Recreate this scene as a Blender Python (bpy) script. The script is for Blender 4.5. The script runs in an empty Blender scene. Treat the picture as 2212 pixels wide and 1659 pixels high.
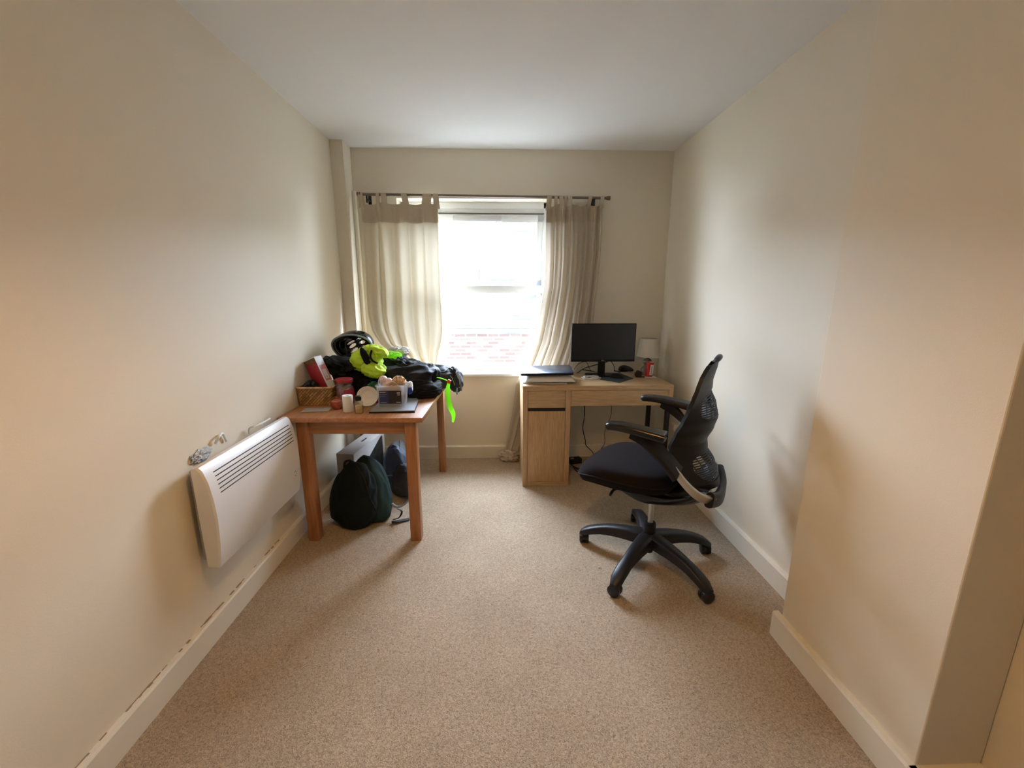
import bpy, bmesh, math, random
from mathutils import Vector, Matrix, noise
random.seed(7)
PI = math.pi
scene = bpy.context.scene
COL = scene.collection

# ------------------------------------------------------------------ camera, world, exposure
CAM_H, CAM_F, PITCH, YAW = 1.3733, 903.65, 0.2134, 0.0312
cam = bpy.data.cameras.new('camera'); camo = bpy.data.objects.new('camera', cam)
COL.objects.link(camo); scene.camera = camo
cam.sensor_width = 36.0; cam.lens = CAM_F / 2212 * 36.0; cam.clip_start = 0.02
camo.location = (0, 0, CAM_H)
camo.rotation_euler = (PI / 2 - PITCH, 0, -YAW)

scene.view_settings.view_transform = 'Standard'
scene.view_settings.look = 'None'
scene.view_settings.gamma = 1.0
scene.view_settings.use_curve_mapping = False
scene.view_settings.exposure = 0.5

world = bpy.data.worlds.new('world'); scene.world = world
world.use_nodes = True
wn = world.node_tree.nodes; wl = world.node_tree.links
bg = wn['Background']
# overcast sky: bright overhead, slightly dimmer and warmer towards the horizon
tc = wn.new('ShaderNodeTexCoord'); sp = wn.new('ShaderNodeSeparateXYZ'); rp = wn.new('ShaderNodeValToRGB')
wl.new(tc.outputs['Generated'], sp.inputs[0]); wl.new(sp.outputs['Z'], rp.inputs[0])
rp.color_ramp.elements[0].position = 0.0; rp.color_ramp.elements[0].color = (0.67, 0.77, 1.0, 1)
rp.color_ramp.elements[1].position = 0.7; rp.color_ramp.elements[1].color = (0.69, 0.79, 1.0, 1)
wl.new(rp.outputs[0], bg.inputs[0])
SKY = 45.0
# the sky is brightest beyond the houses opposite and dull over our own roof
mr0 = wn.new('ShaderNodeMapRange'); wl.new(sp.outputs['Y'], mr0.inputs[0])
for i_, v_ in ((1, -0.15), (2, 0.20), (3, SKY * 0.04), (4, SKY)): mr0.inputs[i_].default_value = v_
wl.new(mr0.outputs[0], bg.inputs[1])

pl = bpy.data.lights.new('window_portal', 'AREA'); plo = bpy.data.objects.new('window_portal', pl)
COL.objects.link(plo); pl.shape = 'RECTANGLE'; pl.size = 1.3; pl.size_y = 1.45
plo.location = (-0.17, 3.72, 1.42); plo.rotation_euler = (-PI / 2, 0, 0)
pl.cycles.is_portal = True

# pixel of the 2212x1659 photograph -> point on a plane of the room
def at(px, py, x=None, y=None, z=None):
    a = (px - 1106) / CAM_F; b = -(py - 829.5) / CAM_F
    c, s = math.cos(PITCH), math.sin(PITCH)
    yy = c + s * b; zz = -s + c * b
    c, s = math.cos(YAW), math.sin(YAW)
    r = Vector((c * a + s * yy, -s * a + c * yy, zz))
    o = Vector((0, 0, CAM_H))
    if x is not None: t = x / r.x
    elif y is not None: t = y / r.y
    else: t = (z - CAM_H) / r.z
    return o + r * t

# ------------------------------------------------------------------ materials
def mat(name, color, rough=0.6, metal=0.0, spec=0.5, bump=None, coat=0, noise_col=None, trans=0, sheen=0):
    m = bpy.data.materials.new(name); m.use_nodes = True
    nt = m.node_tree; b = nt.nodes['Principled BSDF']
    b.inputs['Base Color'].default_value = (*color, 1)
    b.inputs['Roughness'].default_value = rough
    b.inputs['Metallic'].default_value = metal
    b.inputs['Specular IOR Level'].default_value = spec
    b.inputs['Coat Weight'].default_value = coat
    if trans: b.inputs['Transmission Weight'].default_value = trans
    if sheen:
        b.inputs['Sheen Weight'].default_value = sheen
    t = nt.nodes.new('ShaderNodeTexCoord')
    if noise_col or bump:
        n = nt.nodes.new('ShaderNodeTexNoise')
        n.inputs['Scale'].default_value = (noise_col or bump)[0]; n.inputs['Detail'].default_value = 4
        nt.links.new(t.outputs['Object'], n.inputs['Vector'])
        if noise_col:
            r = nt.nodes.new('ShaderNodeValToRGB')
            k = noise_col[1]
            r.color_ramp.elements[0].position = 0.35; r.color_ramp.elements[1].position = 0.65
            r.color_ramp.elements[0].color = (*[c * (1 - k) for c in color], 1)
            r.color_ramp.elements[1].color = (*[min(1, c * (1 + k)) for c in color], 1)
            nt.links.new(n.outputs[0], r.inputs[0]); nt.links.new(r.outputs[0], b.inputs['Base Color'])
        if bump:
            n2 = nt.nodes.new('ShaderNodeTexNoise'); n2.inputs['Scale'].default_value = bump[0]; n2.inputs['Detail'].default_value = 3
            nt.links.new(t.outputs['Object'], n2.inputs['Vector'])
            bp = nt.nodes.new('ShaderNodeBump'); bp.inputs['Strength'].default_value = bump[1]; bp.inputs['Distance'].default_value = bump[2]
            nt.links.new(n2.outputs[0], bp.inputs['Height']); nt.links.new(bp.outputs[0], b.inputs['Normal'])
    return m

def wood(name, c1, c2, axis=1, scale=6.0, stretch=14.0, rough=0.45, knots=0, distort=2.0):
    m = bpy.data.materials.new(name); m.use_nodes = True
    nt = m.node_tree; L = nt.links; b = nt.nodes['Principled BSDF']; b.inputs['Roughness'].default_value = rough
    t = nt.nodes.new('ShaderNodeTexCoord'); mp = nt.nodes.new('ShaderNodeMapping')
    s = [stretch] * 3; s[axis] = 1.0
    mp.inputs['Scale'].default_value = s
    L.new(t.outputs['Object'], mp.inputs[0])
    n = nt.nodes.new('ShaderNodeTexNoise'); n.inputs['Scale'].default_value = scale; n.inputs['Detail'].default_value = 6
    n.inputs['Distortion'].default_value = distort * 0.3
    L.new(mp.outputs[0], n.inputs['Vector'])
    r = nt.nodes.new('ShaderNodeValToRGB'); r.color_ramp.elements[0].position = 0.32; r.color_ramp.elements[1].position = 0.68
    r.color_ramp.elements[0].color = (*c1, 1); r.color_ramp.elements[1].color = (*c2, 1)
    L.new(n.outputs[0], r.inputs[0]); out = r.outputs[0]
    if knots:
        v = nt.nodes.new('ShaderNodeTexVoronoi'); v.inputs['Scale'].default_value = knots
        mk = nt.nodes.new('ShaderNodeMapping'); sk = [1.0] * 3; sk[axis] = 0.55; mk.inputs['Scale'].default_value = sk
        L.new(t.outputs['Object'], mk.inputs[0]); L.new(mk.outputs[0], v.inputs['Vector'])
        r2 = nt.nodes.new('ShaderNodeValToRGB'); r2.color_ramp.elements[0].position = 0.03; r2.color_ramp.elements[1].position = 0.09
        r2.color_ramp.elements[0].color = (*[c * 0.35 for c in c1], 1); r2.color_ramp.elements[1].color = (1, 1, 1, 1)
        L.new(v.outputs['Distance'], r2.inputs[0])
        mx = nt.nodes.new('ShaderNodeMix'); mx.data_type = 'RGBA'; mx.blend_type = 'MULTIPLY'; mx.inputs[0].default_value = 1
        L.new(out, mx.inputs[6]); L.new(r2.outputs[0], mx.inputs[7]); out = mx.outputs[2]
    L.new(out, b.inputs['Base Color'])
    return m

def translucent(name, color, k=0.5, bump=True):
    m = bpy.data.materials.new(name); m.use_nodes = True
    nt = m.node_tree; L = nt.links; nt.nodes.remove(nt.nodes['Principled BSDF'])
    d = nt.nodes.new('ShaderNodeBsdfDiffuse'); tr = nt.nodes.new('ShaderNodeBsdfTranslucent'); mx = nt.nodes.new('ShaderNodeMixShader')
    d.inputs[0].default_value = (*color, 1); tr.inputs[0].default_value = (*color, 1); mx.inputs[0].default_value = k
    t = nt.nodes.new('ShaderNodeTexCoord'); n = nt.nodes.new('ShaderNodeTexNoise'); n.inputs['Scale'].default_value = 9
    L.new(t.outputs['Object'], n.inputs['Vector'])
    bp = nt.nodes.new('ShaderNodeBump'); bp.inputs['Strength'].default_value = 0.35; bp.inputs['Distance'].default_value = 0.01
    L.new(n.outputs[0], bp.inputs['Height']); L.new(bp.outputs[0], d.inputs['Normal'])
    L.new(d.outputs[0], mx.inputs[1]); L.new(tr.outputs[0], mx.inputs[2])
    L.new(mx.outputs[0], nt.nodes['Material Output'].inputs[0])
    return m

def thin_glass(name, tint=(0.97, 0.99, 0.98), gl=0.06):
    m = bpy.data.materials.new(name); m.use_nodes = True
    nt = m.node_tree; L = nt.links; nt.nodes.remove(nt.nodes['Principled BSDF'])
    a = nt.nodes.new('ShaderNodeBsdfTransparent'); g = nt.nodes.new('ShaderNodeBsdfGlossy'); mx = nt.nodes.new('ShaderNodeMixShader')
    a.inputs[0].default_value = (*tint, 1); g.inputs['Roughness'].default_value = 0.03; mx.inputs[0].default_value = gl
    L.new(a.outputs[0], mx.inputs[1]); L.new(g.outputs[0], mx.inputs[2]); L.new(mx.outputs[0], nt.nodes['Material Output'].inputs[0])
    return m

M = {}
M['wall'] = mat('cream wall paint', (0.82, 0.745, 0.60), 0.55, spec=0.35, bump=(260, 0.12, 0.002))
M['ceil'] = mat('ceiling paint', (0.86, 0.845, 0.81), 0.8, spec=0.2)
M['skirt'] = mat('skirting gloss paint', (0.83, 0.78, 0.66), 0.4, spec=0.4)
M['upvc'] = mat('white upvc', (0.85, 0.87, 0.88), 0.3)
M['sill'] = mat('white sill paint', (0.86, 0.86, 0.84), 0.35)
M['glass'] = thin_glass('window glass')
M['seal'] = mat('grey window gasket', (0.18, 0.17, 0.17), 0.6)
M['pine'] = wood('pine lengthwise', (0.33, 0.140, 0.055), (0.47, 0.225, 0.10), 1, 5, 12, 0.38, knots=4.2)
M['pinex'] = wood('pine crosswise', (0.33, 0.140, 0.055), (0.47, 0.225, 0.10), 0, 5, 12, 0.38, knots=4.2)
M['pinez'] = wood('pine upright', (0.31, 0.125, 0.048), (0.45, 0.205, 0.085), 2, 5, 12, 0.38, knots=4.2)
M['oakx'] = wood('oak veneer crosswise', (0.44, 0.285, 0.14), (0.60, 0.42, 0.235), 0, 7, 16, 0.45)
M['oakz'] = wood('oak veneer upright', (0.42, 0.265, 0.13), (0.57, 0.385, 0.21), 2, 7, 14, 0.45, distort=4)
M['black'] = mat('black plastic', (0.007, 0.0065, 0.0065), 0.5, spec=0.28)
M['blackgloss'] = mat('glossy black plastic', (0.007, 0.007, 0.0075), 0.22, spec=0.4)
M['charcoal'] = mat('charcoal plastic', (0.013, 0.013, 0.015), 0.42, spec=0.35)
M['rubber'] = mat('castor black', (0.008, 0.008, 0.009), 0.3)
M['seatfab'] = mat('charcoal seat fabric', (0.0140, 0.0112, 0.0112), 1.0, spec=0.0, bump=(900, 0.3, 0.001), sheen=0.03)
M['net'] = mat('black elastomer net', (0.016, 0.015, 0.014), 0.6)
M['satin'] = mat('satin grey metal', (0.52, 0.49, 0.44), 0.35, metal=0.7)
M['chrome'] = mat('chrome', (0.75, 0.75, 0.75), 0.12, metal=1)
M['slot'] = mat('dark slot', (0.01, 0.01, 0.01), 0.7)
M['metalblack'] = mat('black painted metal', (0.01, 0.01, 0.01), 0.45)
M['heater'] = mat('white heater enamel', (0.80, 0.79, 0.77), 0.35)
M['heaterback'] = mat('galvanised heater back', (0.45, 0.45, 0.44), 0.5, metal=0.3)
M['pole'] = mat('brushed bronze pole', (0.20, 0.155, 0.12), 0.4, metal=0.6)
M['curtain'] = translucent('cream cotton curtain', (0.74, 0.66, 0.50), 0.10)
M['heading'] = translucent('doubled curtain cotton', (0.60, 0.50, 0.37), 0.12)
M['curtainR'] = translucent('beige cotton curtain', (0.64, 0.555, 0.44), 0.16)
M['white'] = mat('white paper', (0.82, 0.82, 0.81), 0.6)
M['offwhite'] = mat('off white paper', (0.78, 0.76, 0.72), 0.7, bump=(30, 0.4, 0.004))
M['red'] = mat('red card', (0.33, 0.018, 0.030), 0.4)
M['pink'] = mat('pink card', (0.72, 0.28, 0.34), 0.5)
M['brown'] = mat('brown card', (0.18, 0.075, 0.03), 0.5, noise_col=(90, 0.5))
M['hivis'] = mat('hi-vis yellow cloth', (0.55, 0.78, 0.03), 0.7, bump=(40, 0.3, 0.004))
M['neon'] = translucent('neon green cloth', (0.50, 1.0, 0.12), 0.5)
M['blackcloth'] = mat('black cloth', (0.008, 0.008, 0.009), 0.85, spec=0.2, bump=(24, 0.3, 0.004))
M['blacknylon'] = mat('black nylon', (0.008, 0.008, 0.009), 0.62, spec=0.22, bump=(22, 0.3, 0.004))
M['darkgrey'] = mat('dark grey cloth', (0.020, 0.020, 0.023), 0.65, bump=(35, 0.4, 0.005))
M['piping'] = mat('reflective grey piping', (0.45, 0.50, 0.55), 0.35)
M['greenbag'] = mat('dark green nylon', (0.005, 0.010, 0.009), 0.8, spec=0.2, bump=(28, 0.4, 0.006))
M['tealbag'] = mat('teal green nylon', (0.013, 0.036, 0.034), 0.75, spec=0.25, bump=(28, 0.4, 0.006))
M['meshbag'] = mat('grey mesh fabric', (0.045, 0.045, 0.047), 0.7, bump=(300, 0.6, 0.002))
M['bluebag'] = mat('navy nylon', (0.05, 0.075, 0.13), 0.45, bump=(28, 0.5, 0.006))
M['orange'] = mat('orange plastic', (0.9, 0.12, 0.03), 0.4)
M['eps'] = mat('black polystyrene liner', (0.006, 0.006, 0.006), 0.7)
M['greyline'] = mat('grey glossy rim', (0.22, 0.25, 0.28), 0.25)
M['leaf'] = mat('green leaves', (0.012, 0.10, 0.03), 0.3, noise_col=(60, 0.5))
M['straw'] = mat('straw strips', (0.62, 0.42, 0.22), 0.6, noise_col=(40, 0.3))
M['skinball'] = mat('tan ball', (0.62, 0.40, 0.28), 0.35)
M['pinkwhite'] = mat('pale pink ball', (0.80, 0.62, 0.58), 0.35)
M['pomegranate'] = mat('dried pomegranate', (0.30, 0.06, 0.03), 0.55, noise_col=(45, 0.4))
M['nuts'] = mat('mixed nuts', (0.36, 0.13, 0.09), 0.5, noise_col=(70, 0.7))
M['clear'] = thin_glass('clear plastic', (0.82, 0.82, 0.80), 0.14)
M['tub'] = translucent('milky plastic tub', (0.80, 0.81, 0.82), 0.5)
_nt = M['tub'].node_tree; _m = _nt.nodes.new('ShaderNodeMixShader'); _t = _nt.nodes.new('ShaderNodeBsdfTransparent'); _m.inputs[0].default_value = 0.32
_nt.links.new(_t.outputs[0], _m.inputs[1]); _nt.links.new(_nt.nodes['Material Output'].inputs[0].links[0].from_socket, _m.inputs[2]); _nt.links.new(_m.outputs[0], _nt.nodes['Material Output'].inputs[0])
M['juice'] = mat('pale amber liquid', (0.72, 0.52, 0.20), 0.15)
M['navy'] = mat('navy label', (0.02, 0.03, 0.14), 0.4)
M['blacklabel'] = mat('black label', (0.01, 0.01, 0.012), 0.4, noise_col=(160, 0.9))
M['slate'] = mat('slate grey mat', (0.30, 0.32, 0.34), 0.6)
M['lap'] = mat('blue grey laptop lid', (0.085, 0.105, 0.14), 0.28, metal=0.6)
M['screen'] = mat('matt black screen', (0.008, 0.008, 0.010), 0.35)
M['shade'] = mat('grey lamp shade linen', (0.66, 0.61, 0.53), 0.85, bump=(500, 0.3, 0.001))
M['ceramic'] = mat('taupe ceramic', (0.22, 0.18, 0.14), 0.25)
M['padblue'] = mat('slate blue mouse mat', (0.035, 0.045, 0.06), 0.7)
M['whitecable'] = mat('white cable', (0.72, 0.70, 0.66), 0.4)
M['browncable'] = mat('brown cable', (0.10, 0.065, 0.035), 0.5)
M['card'] = mat('grey printed card', (0.42, 0.40, 0.37), 0.6)
M['cardwhite'] = mat('white printed card', (0.62, 0.62, 0.62), 0.5)
M['photo'] = mat('dark printed picture', (0.02, 0.02, 0.02), 0.4, noise_col=(25, 0.8))
M['yoga'] = mat('grey foam mat', (0.09, 0.10, 0.10), 0.8)
M['filler'] = mat('grey broken plaster', (0.50, 0.51, 0.51), 0.9, bump=(60, 1, 0.01))
M['dirt'] = mat('brown dirt line', (0.34, 0.25, 0.16), 0.9)
M['render'] = mat('pale rendered masonry', (0.86, 0.86, 0.85), 0.9)
M['lead'] = mat('grey lead roof', (0.42, 0.44, 0.47), 0.7, noise_col=(1.5, 0.3))
M['concrete'] = mat('concrete', (0.22, 0.22, 0.215), 0.9)
M['winout'] = mat('far window glass', (0.36, 0.41, 0.46), 0.3, noise_col=(2.5, 0.6))

def carpet():
    m = bpy.data.materials.new('beige carpet'); m.use_nodes = True
    nt = m.node_tree; L = nt.links; b = nt.nodes['Principled BSDF']
    b.inputs['Roughness'].default_value = 1.0; b.inputs['Specular IOR Level'].default_value = 0.1
    b.inputs['Sheen Weight'].default_value = 0.15
    t = nt.nodes.new('ShaderNodeTexCoord')
    n1 = nt.nodes.new('ShaderNodeTexNoise'); n1.inputs['Scale'].default_value = 150; n1.inputs['Detail'].default_value = 4; n1.inputs['Distortion'].default_value = 1.5
    n2 = nt.nodes.new('ShaderNodeTexNoise'); n2.inputs['Scale'].default_value = 3.5; n2.inputs['Detail'].default_value = 5
    L.new(t.outputs['Object'], n1.inputs['Vector']); L.new(t.outputs['Object'], n2.inputs['Vector'])
    r = nt.nodes.new('ShaderNodeValToRGB'); r.color_ramp.elements[0].position = 0.34; r.color_ramp.elements[1].position = 0.6
    r.color_ramp.elements[0].color = (0.28, 0.212, 0.145, 1); r.color_ramp.elements[1].color = (0.555, 0.445, 0.32, 1)
    L.new(n1.outputs[0], r.inputs[0])
    r2 = nt.nodes.new('ShaderNodeValToRGB'); r2.color_ramp.elements[0].position = 0.3; r2.color_ramp.elements[1].position = 0.75
    r2.color_ramp.elements[0].color = (0.86, 0.84, 0.82, 1); r2.color_ramp.elements[1].color = (1.0, 1.0, 1.0, 1)
    L.new(n2.outputs[0], r2.inputs[0])
    mx = nt.nodes.new('ShaderNodeMix'); mx.data_type = 'RGBA'; mx.blend_type = 'MULTIPLY'; mx.inputs[0].default_value = 1
    L.new(r.outputs[0], mx.inputs[6]); L.new(r2.outputs[0], mx.inputs[7]); L.new(mx.outputs[2], b.inputs['Base Color'])
    bp = nt.nodes.new('ShaderNodeBump'); bp.inputs['Strength'].default_value = 0.6; bp.inputs['Distance'].default_value = 0.006
    L.new(n1.outputs[0], bp.inputs['Height']); L.new(bp.outputs[0], b.inputs['Normal'])
    return m
M['carpet'] = carpet()

def brick():
    m = bpy.data.materials.new('red brick'); m.use_nodes = True
    nt = m.node_tree; L = nt.links; b = nt.nodes['Principled BSDF']; b.inputs['Roughness'].default_value = 0.9
    t = nt.nodes.new('ShaderNodeTexCoord'); mp = nt.nodes.new('ShaderNodeMapping')
    mp.inputs['Rotation'].default_value = (PI / 2, 0, 0)
    L.new(t.outputs['Object'], mp.inputs[0])
    k = nt.nodes.new('ShaderNodeTexBrick'); k.inputs['Scale'].default_value = 1.0
    k.inputs['Brick Width'].default_value = 0.225; k.inputs['Row Height'].default_value = 0.075; k.inputs['Mortar Size'].default_value = 0.012
    k.inputs['Color1'].default_value = (0.36, 0.24, 0.20, 1); k.inputs['Color2'].default_value = (0.46, 0.37, 0.32, 1); k.inputs['Mortar'].default_value = (0.68, 0.68, 0.66, 1)
    L.new(mp.outputs[0], k.inputs['Vector']); L.new(k.outputs[0], b.inputs['Base Color'])
    return m
M['brick'] = brick()

def weave():
    m = bpy.data.materials.new('woven bamboo strips'); m.use_nodes = True
    nt = m.node_tree; L = nt.links; b = nt.nodes['Principled BSDF']; b.inputs['Roughness'].default_value = 0.5
    t = nt.nodes.new('ShaderNodeTexCoord'); mp = nt.nodes.new('ShaderNodeMapping')
    mp.inputs['Rotation'].default_value = (PI / 2, 0.0, 0.78); mp.inputs['Rotation'].default_value = (0, 0.785, 0)
    L.new(t.outputs['Object'], mp.inputs[0])
    sx = nt.nodes.new('ShaderNodeSeparateXYZ'); L.new(mp.outputs[0], sx.inputs[0])
    cb = nt.nodes.new('ShaderNodeCombineXYZ'); L.new(sx.outputs[0], cb.inputs[0]); L.new(sx.outputs[2], cb.inputs[1])
    k = nt.nodes.new('ShaderNodeTexBrick'); k.inputs['Scale'].default_value = 1.0; k.offset = 0.5
    k.inputs['Brick Width'].default_value = 0.036; k.inputs['Row Height'].default_value = 0.0125; k.inputs['Mortar Size'].default_value = 0.0012
    k.inputs['Color1'].default_value = (0.50, 0.31, 0.13, 1); k.inputs['Color2'].default_value = (0.22, 0.115, 0.035, 1); k.inputs['Mortar'].default_value = (0.10, 0.05, 0.02, 1)
    L.new(cb.outputs[0], k.inputs['Vector']); L.new(k.outputs[0], b.inputs['Base Color'])
    return m
M['weave'] = weave()

def emit(name, color, s):
    m = bpy.data.materials.new(name); m.use_nodes = True
    b = m.node_tree.nodes['Principled BSDF']; b.inputs['Emission Color'].default_value = (*color, 1); b.inputs['Emission Strength'].default_value = s
    return m
M['bulb'] = emit('warm lit bulb', (1.0, 0.56, 0.19), 400.0)

# ------------------------------------------------------------------ mesh helpers
ORG = {}
def link(name, bm, m, parent=None, org=None, smooth=35):
    bmesh.ops.recalc_face_normals(bm, faces=bm.faces)
    me = bpy.data.meshes.new(name)
    base = ORG[parent.name] if parent else (Vector(org) if org is not None else Vector((0, 0, 0)))
    for v in bm.verts: v.co -= base
    bm.to_mesh(me); bm.free()
    for mm in (m if isinstance(m, (list, tuple)) else [m]): me.materials.append(mm)
    if smooth:
        me.polygons.foreach_set('use_smooth', [True] * len(me.polygons))
        me.set_sharp_from_angle(angle=math.radians(smooth))
    o = bpy.data.objects.new(name, me); COL.objects.link(o)
    if parent: o.parent = parent
    else: o.location = base
    ORG[o.name] = base.copy()
    return o
def tag(o, label, cat, group=None, kind=None):
    if label: o['label'] = label
    if cat: o['category'] = cat
    if group: o['group'] = group
    if kind: o['kind'] = kind
    return o
def thing(name, loc, label, cat, group=None):
    o = bpy.data.objects.new(name, None); COL.objects.link(o); o.location = loc; o.empty_display_size = 0.05
    ORG[o.name] = Vector(loc)
    return tag(o, label, cat, group)
def struct(name, bm, m, parent=None, smooth=35):
    o = link(name, bm, m, parent, smooth=smooth)
    if not parent: o['kind'] = 'structure'
    return o
def B(): return bmesh.new()
def merge(bm, src):
    me = bpy.data.meshes.new('tmp'); src.to_mesh(me); src.free(); bm.from_mesh(me); bpy.data.meshes.remove(me)
def box(bm, lo, hi, bev=0.0, mtx=None, seg=2):
    t = bmesh.new()
    bmesh.ops.create_cube(t, size=1)
    lo = Vector(lo); hi = Vector(hi)
    for v in t.verts:
        v.co = Vector([(lo[i] + hi[i]) / 2 + v.co[i] * (hi[i] - lo[i]) for i in range(3)])
    if bev: bmesh.ops.bevel(t, geom=t.edges[:], offset=bev, segments=seg, affect='EDGES', profile=0.5)
    if mtx is not None: t.transform(mtx)
    merge(bm, t); return bm
def ring_loft(bm, rings, closed=True, cap=True):
    vr = [[bm.verts.new(p) for p in r] for r in rings]
    n = len(rings[0])
    for a, b in zip(vr[:-1], vr[1:]):
        for i in range(n if closed else n - 1):
            j = (i + 1) % n
            try: bm.faces.new((a[i], a[j], b[j], b[i]))
            except ValueError: pass
    if cap and closed:
        bm.faces.new(vr[0][::-1]); bm.faces.new(vr[-1])
    return vr
def smooth_path(pts, k=6):
    P = [Vector(p) for p in pts]; out = []
    for i in range(len(P) - 1):
        p0 = P[max(i - 1, 0)]; p1 = P[i]; p2 = P[i + 1]; p3 = P[min(i + 2, len(P) - 1)]
        for j in range(k):
            t = j / k
            out.append(0.5 * ((2 * p1) + (p2 - p0) * t + (2 * p0 - 5 * p1 + 4 * p2 - p3) * t * t + (3 * p1 - p0 - 3 * p2 + p3) * t ** 3))
    out.append(P[-1]); return out
def sweep(bm, pts, prof, up=(0, 0, 1), scale=None):
    """sweep a 2D profile [(side, up)] along pts"""
    pts = [Vector(p) for p in pts]; rings = []; n = len(pts); side_prev = None
    for i, p in enumerate(pts):
        d = (pts[min(i + 1, n - 1)] - pts[max(i - 1, 0)]).normalized()
        u0 = Vector(up)
        s = d.cross(u0)
        if s.length < 0.05: s = side_prev if side_prev is not None else d.cross(Vector((1, 0, 0)))
        s.normalize()
        if side_prev is not None and s.dot(side_prev) < 0: s = -s
        side_prev = s
        u = s.cross(d).normalized()
        k = scale[i] if scale else 1
        if not isinstance(k, (tuple, list)): k = (k, k)
        rings.append([p + s * a * k[0] + u * b * k[1] for a, b in prof])
    ring_loft(bm, rings)
def circ(r, n=10): return [(r * math.cos(2 * PI * i / n), r * math.sin(2 * PI * i / n)) for i in range(n)]
def rrect(w, h, r, n=4):
    out = []
    for cx, cy, a0 in ((w - r, h - r, 0), (-w + r, h - r, PI / 2), (-w + r, -h + r, PI), (w - r, -h + r, 1.5 * PI)):
        for i in range(n + 1):
            a = a0 + PI / 2 * i / n; out.append((cx + r * math.cos(a), cy + r * math.sin(a)))
    return out
def tube(bm, pts, r, n=10, k=6, up=(0, 0, 1)):
    sweep(bm, smooth_path(pts, k) if k else pts, circ(r, n), up)
def lathe(bm, prof, c=(0, 0, 0), n=32, mtx=None, cap=True):
    t = bmesh.new()
    rings = [[Vector((r * math.cos(2 * PI * i / n), r * math.sin(2 * PI * i / n), z)) for i in range(n)] for r, z in prof]
    ring_loft(t, rings, cap=cap)
    bmesh.ops.remove_doubles(t, verts=t.verts, dist=1e-5)
    if mtx is not None: t.transform(mtx)
    for v in t.verts: v.co += Vector(c)
    merge(bm, t)
def ball(bm, c, r, sub=3, scale=(1, 1, 1), rot=None):
    t = bmesh.new(); bmesh.ops.create_icosphere(t, subdivisions=sub, radius=1)
    for v in t.verts:
        q = Vector((v.co.x * scale[0] * r, v.co.y * scale[1] * r, v.co.z * scale[2] * r))
        if rot is not None: q = rot @ q
        v.co = q + Vector(c)
    merge(bm, t)
def rotz(a, c=(0, 0, 0)):
    c = Vector(c); return Matrix.Translation(c) @ Matrix.Rotation(a, 4, 'Z') @ Matrix.Translation(-c)
def crumple(bm, c, rad, seed=0, amp=0.18, freq=2.2, rot=0.0, floor=None, sub=5, power=2.4, tilt=0.0, fold=(1, 1, 1)):
    """a heap of cloth: squashed superellipsoid with ridged folds, flattened on what carries it"""
    t = bmesh.new(); bmesh.ops.create_icosphere(t, subdivisions=sub, radius=1)
    R = Matrix.Rotation(rot, 3, 'Z') @ Matrix.Rotation(tilt, 3, 'Y')
    so = Vector((seed * 3.1, seed * 1.7, seed * 5.3))
    for v in t.verts:
        d = v.co.normalized()
        k = (abs(d.x) ** power + abs(d.y) ** power + abs(d.z) ** power) ** (-1 / power)
        q = Vector((d.x * fold[0], d.y * fold[1], d.z * fold[2])) * freq + so
        w = q + noise.noise_vector(q * 0.8) * 0.9
        rid = 1 - math.sqrt(noise.noise(w) ** 2 + 0.004) * 2.4
        rid2 = 1 - abs(noise.noise(w * 2.3 + Vector((7, 3, 1)))) * 2.2
        k *= 1 + amp * (rid * 0.85 + rid2 * 0.14 - 0.40) + amp * 0.7 * noise.noise(q * 0.6)
        p = R @ Vector((d.x * k * rad[0], d.y * k * rad[1], d.z * k * rad[2])) + Vector(c)
        if floor is not None and p.z < floor:
            p.z = floor + 0.001 + 0.0 * p.z
        v.co = p
    merge(bm, t)
def bvh(*objs):
    from mathutils.bvhtree import BVHTree
    V, F = [], []
    for o in objs:
        n = len(V); V += [v.co + ORG[o.name if o.parent is None else o.parent.name] for v in o.data.vertices]; F += [[i + n for i in p.vertices] for p in o.data.polygons]
    return BVHTree.FromPolygons(V, F)
def onto(tree, pts, off=0.003, y=2.7):
    o = Vector((0, 0, CAM_H)); out = []
    for px, py in pts:
        d = (at(px, py, y=3.0) - o).normalized(); h = tree.ray_cast(o, d)
        if h[0] is not None: out.append(h[0] - d * off)
    return out
def grid_surface(bm, fn, nu, nv):
    vs = [[bm.verts.new(fn(i / nu, j / nv)) for i in range(nu + 1)] for j in range(nv + 1)]
    for j in range(nv):
        for i in range(nu):
            bm.faces.new((vs[j][i], vs[j][i + 1], vs[j + 1][i + 1], vs[j + 1][i]))
    return vs
def solidify(bm, th):
    bmesh.ops.recalc_face_normals(bm, faces=bm.faces)
    bmesh.ops.solidify(bm, geom=bm.faces[:], thickness=th)
def text_bm(bm, s, size, origin, ux, uy, depth=0.0004):
    cu = bpy.data.curves.new('t', 'FONT'); cu.body = s; cu.size = size; cu.extrude = depth
    o = bpy.data.objects.new('t', cu); COL.objects.link(o)
    dg = bpy.context.evaluated_depsgraph_get(); me = bpy.data.meshes.new_from_object(o.evaluated_get(dg))
    bpy.data.objects.remove(o); bpy.data.curves.remove(cu)
    ux = Vector(ux).normalized(); uy = Vector(uy).normalized(); uz = ux.cross(uy)
    mt = Matrix((( ux.x, uy.x, uz.x, origin[0]), (ux.y, uy.y, uz.y, origin[1]), (ux.z, uy.z, uz.z, origin[2]), (0, 0, 0, 1)))
    me.transform(mt); bm.from_mesh(me); bpy.data.meshes.remove(me)

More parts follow.
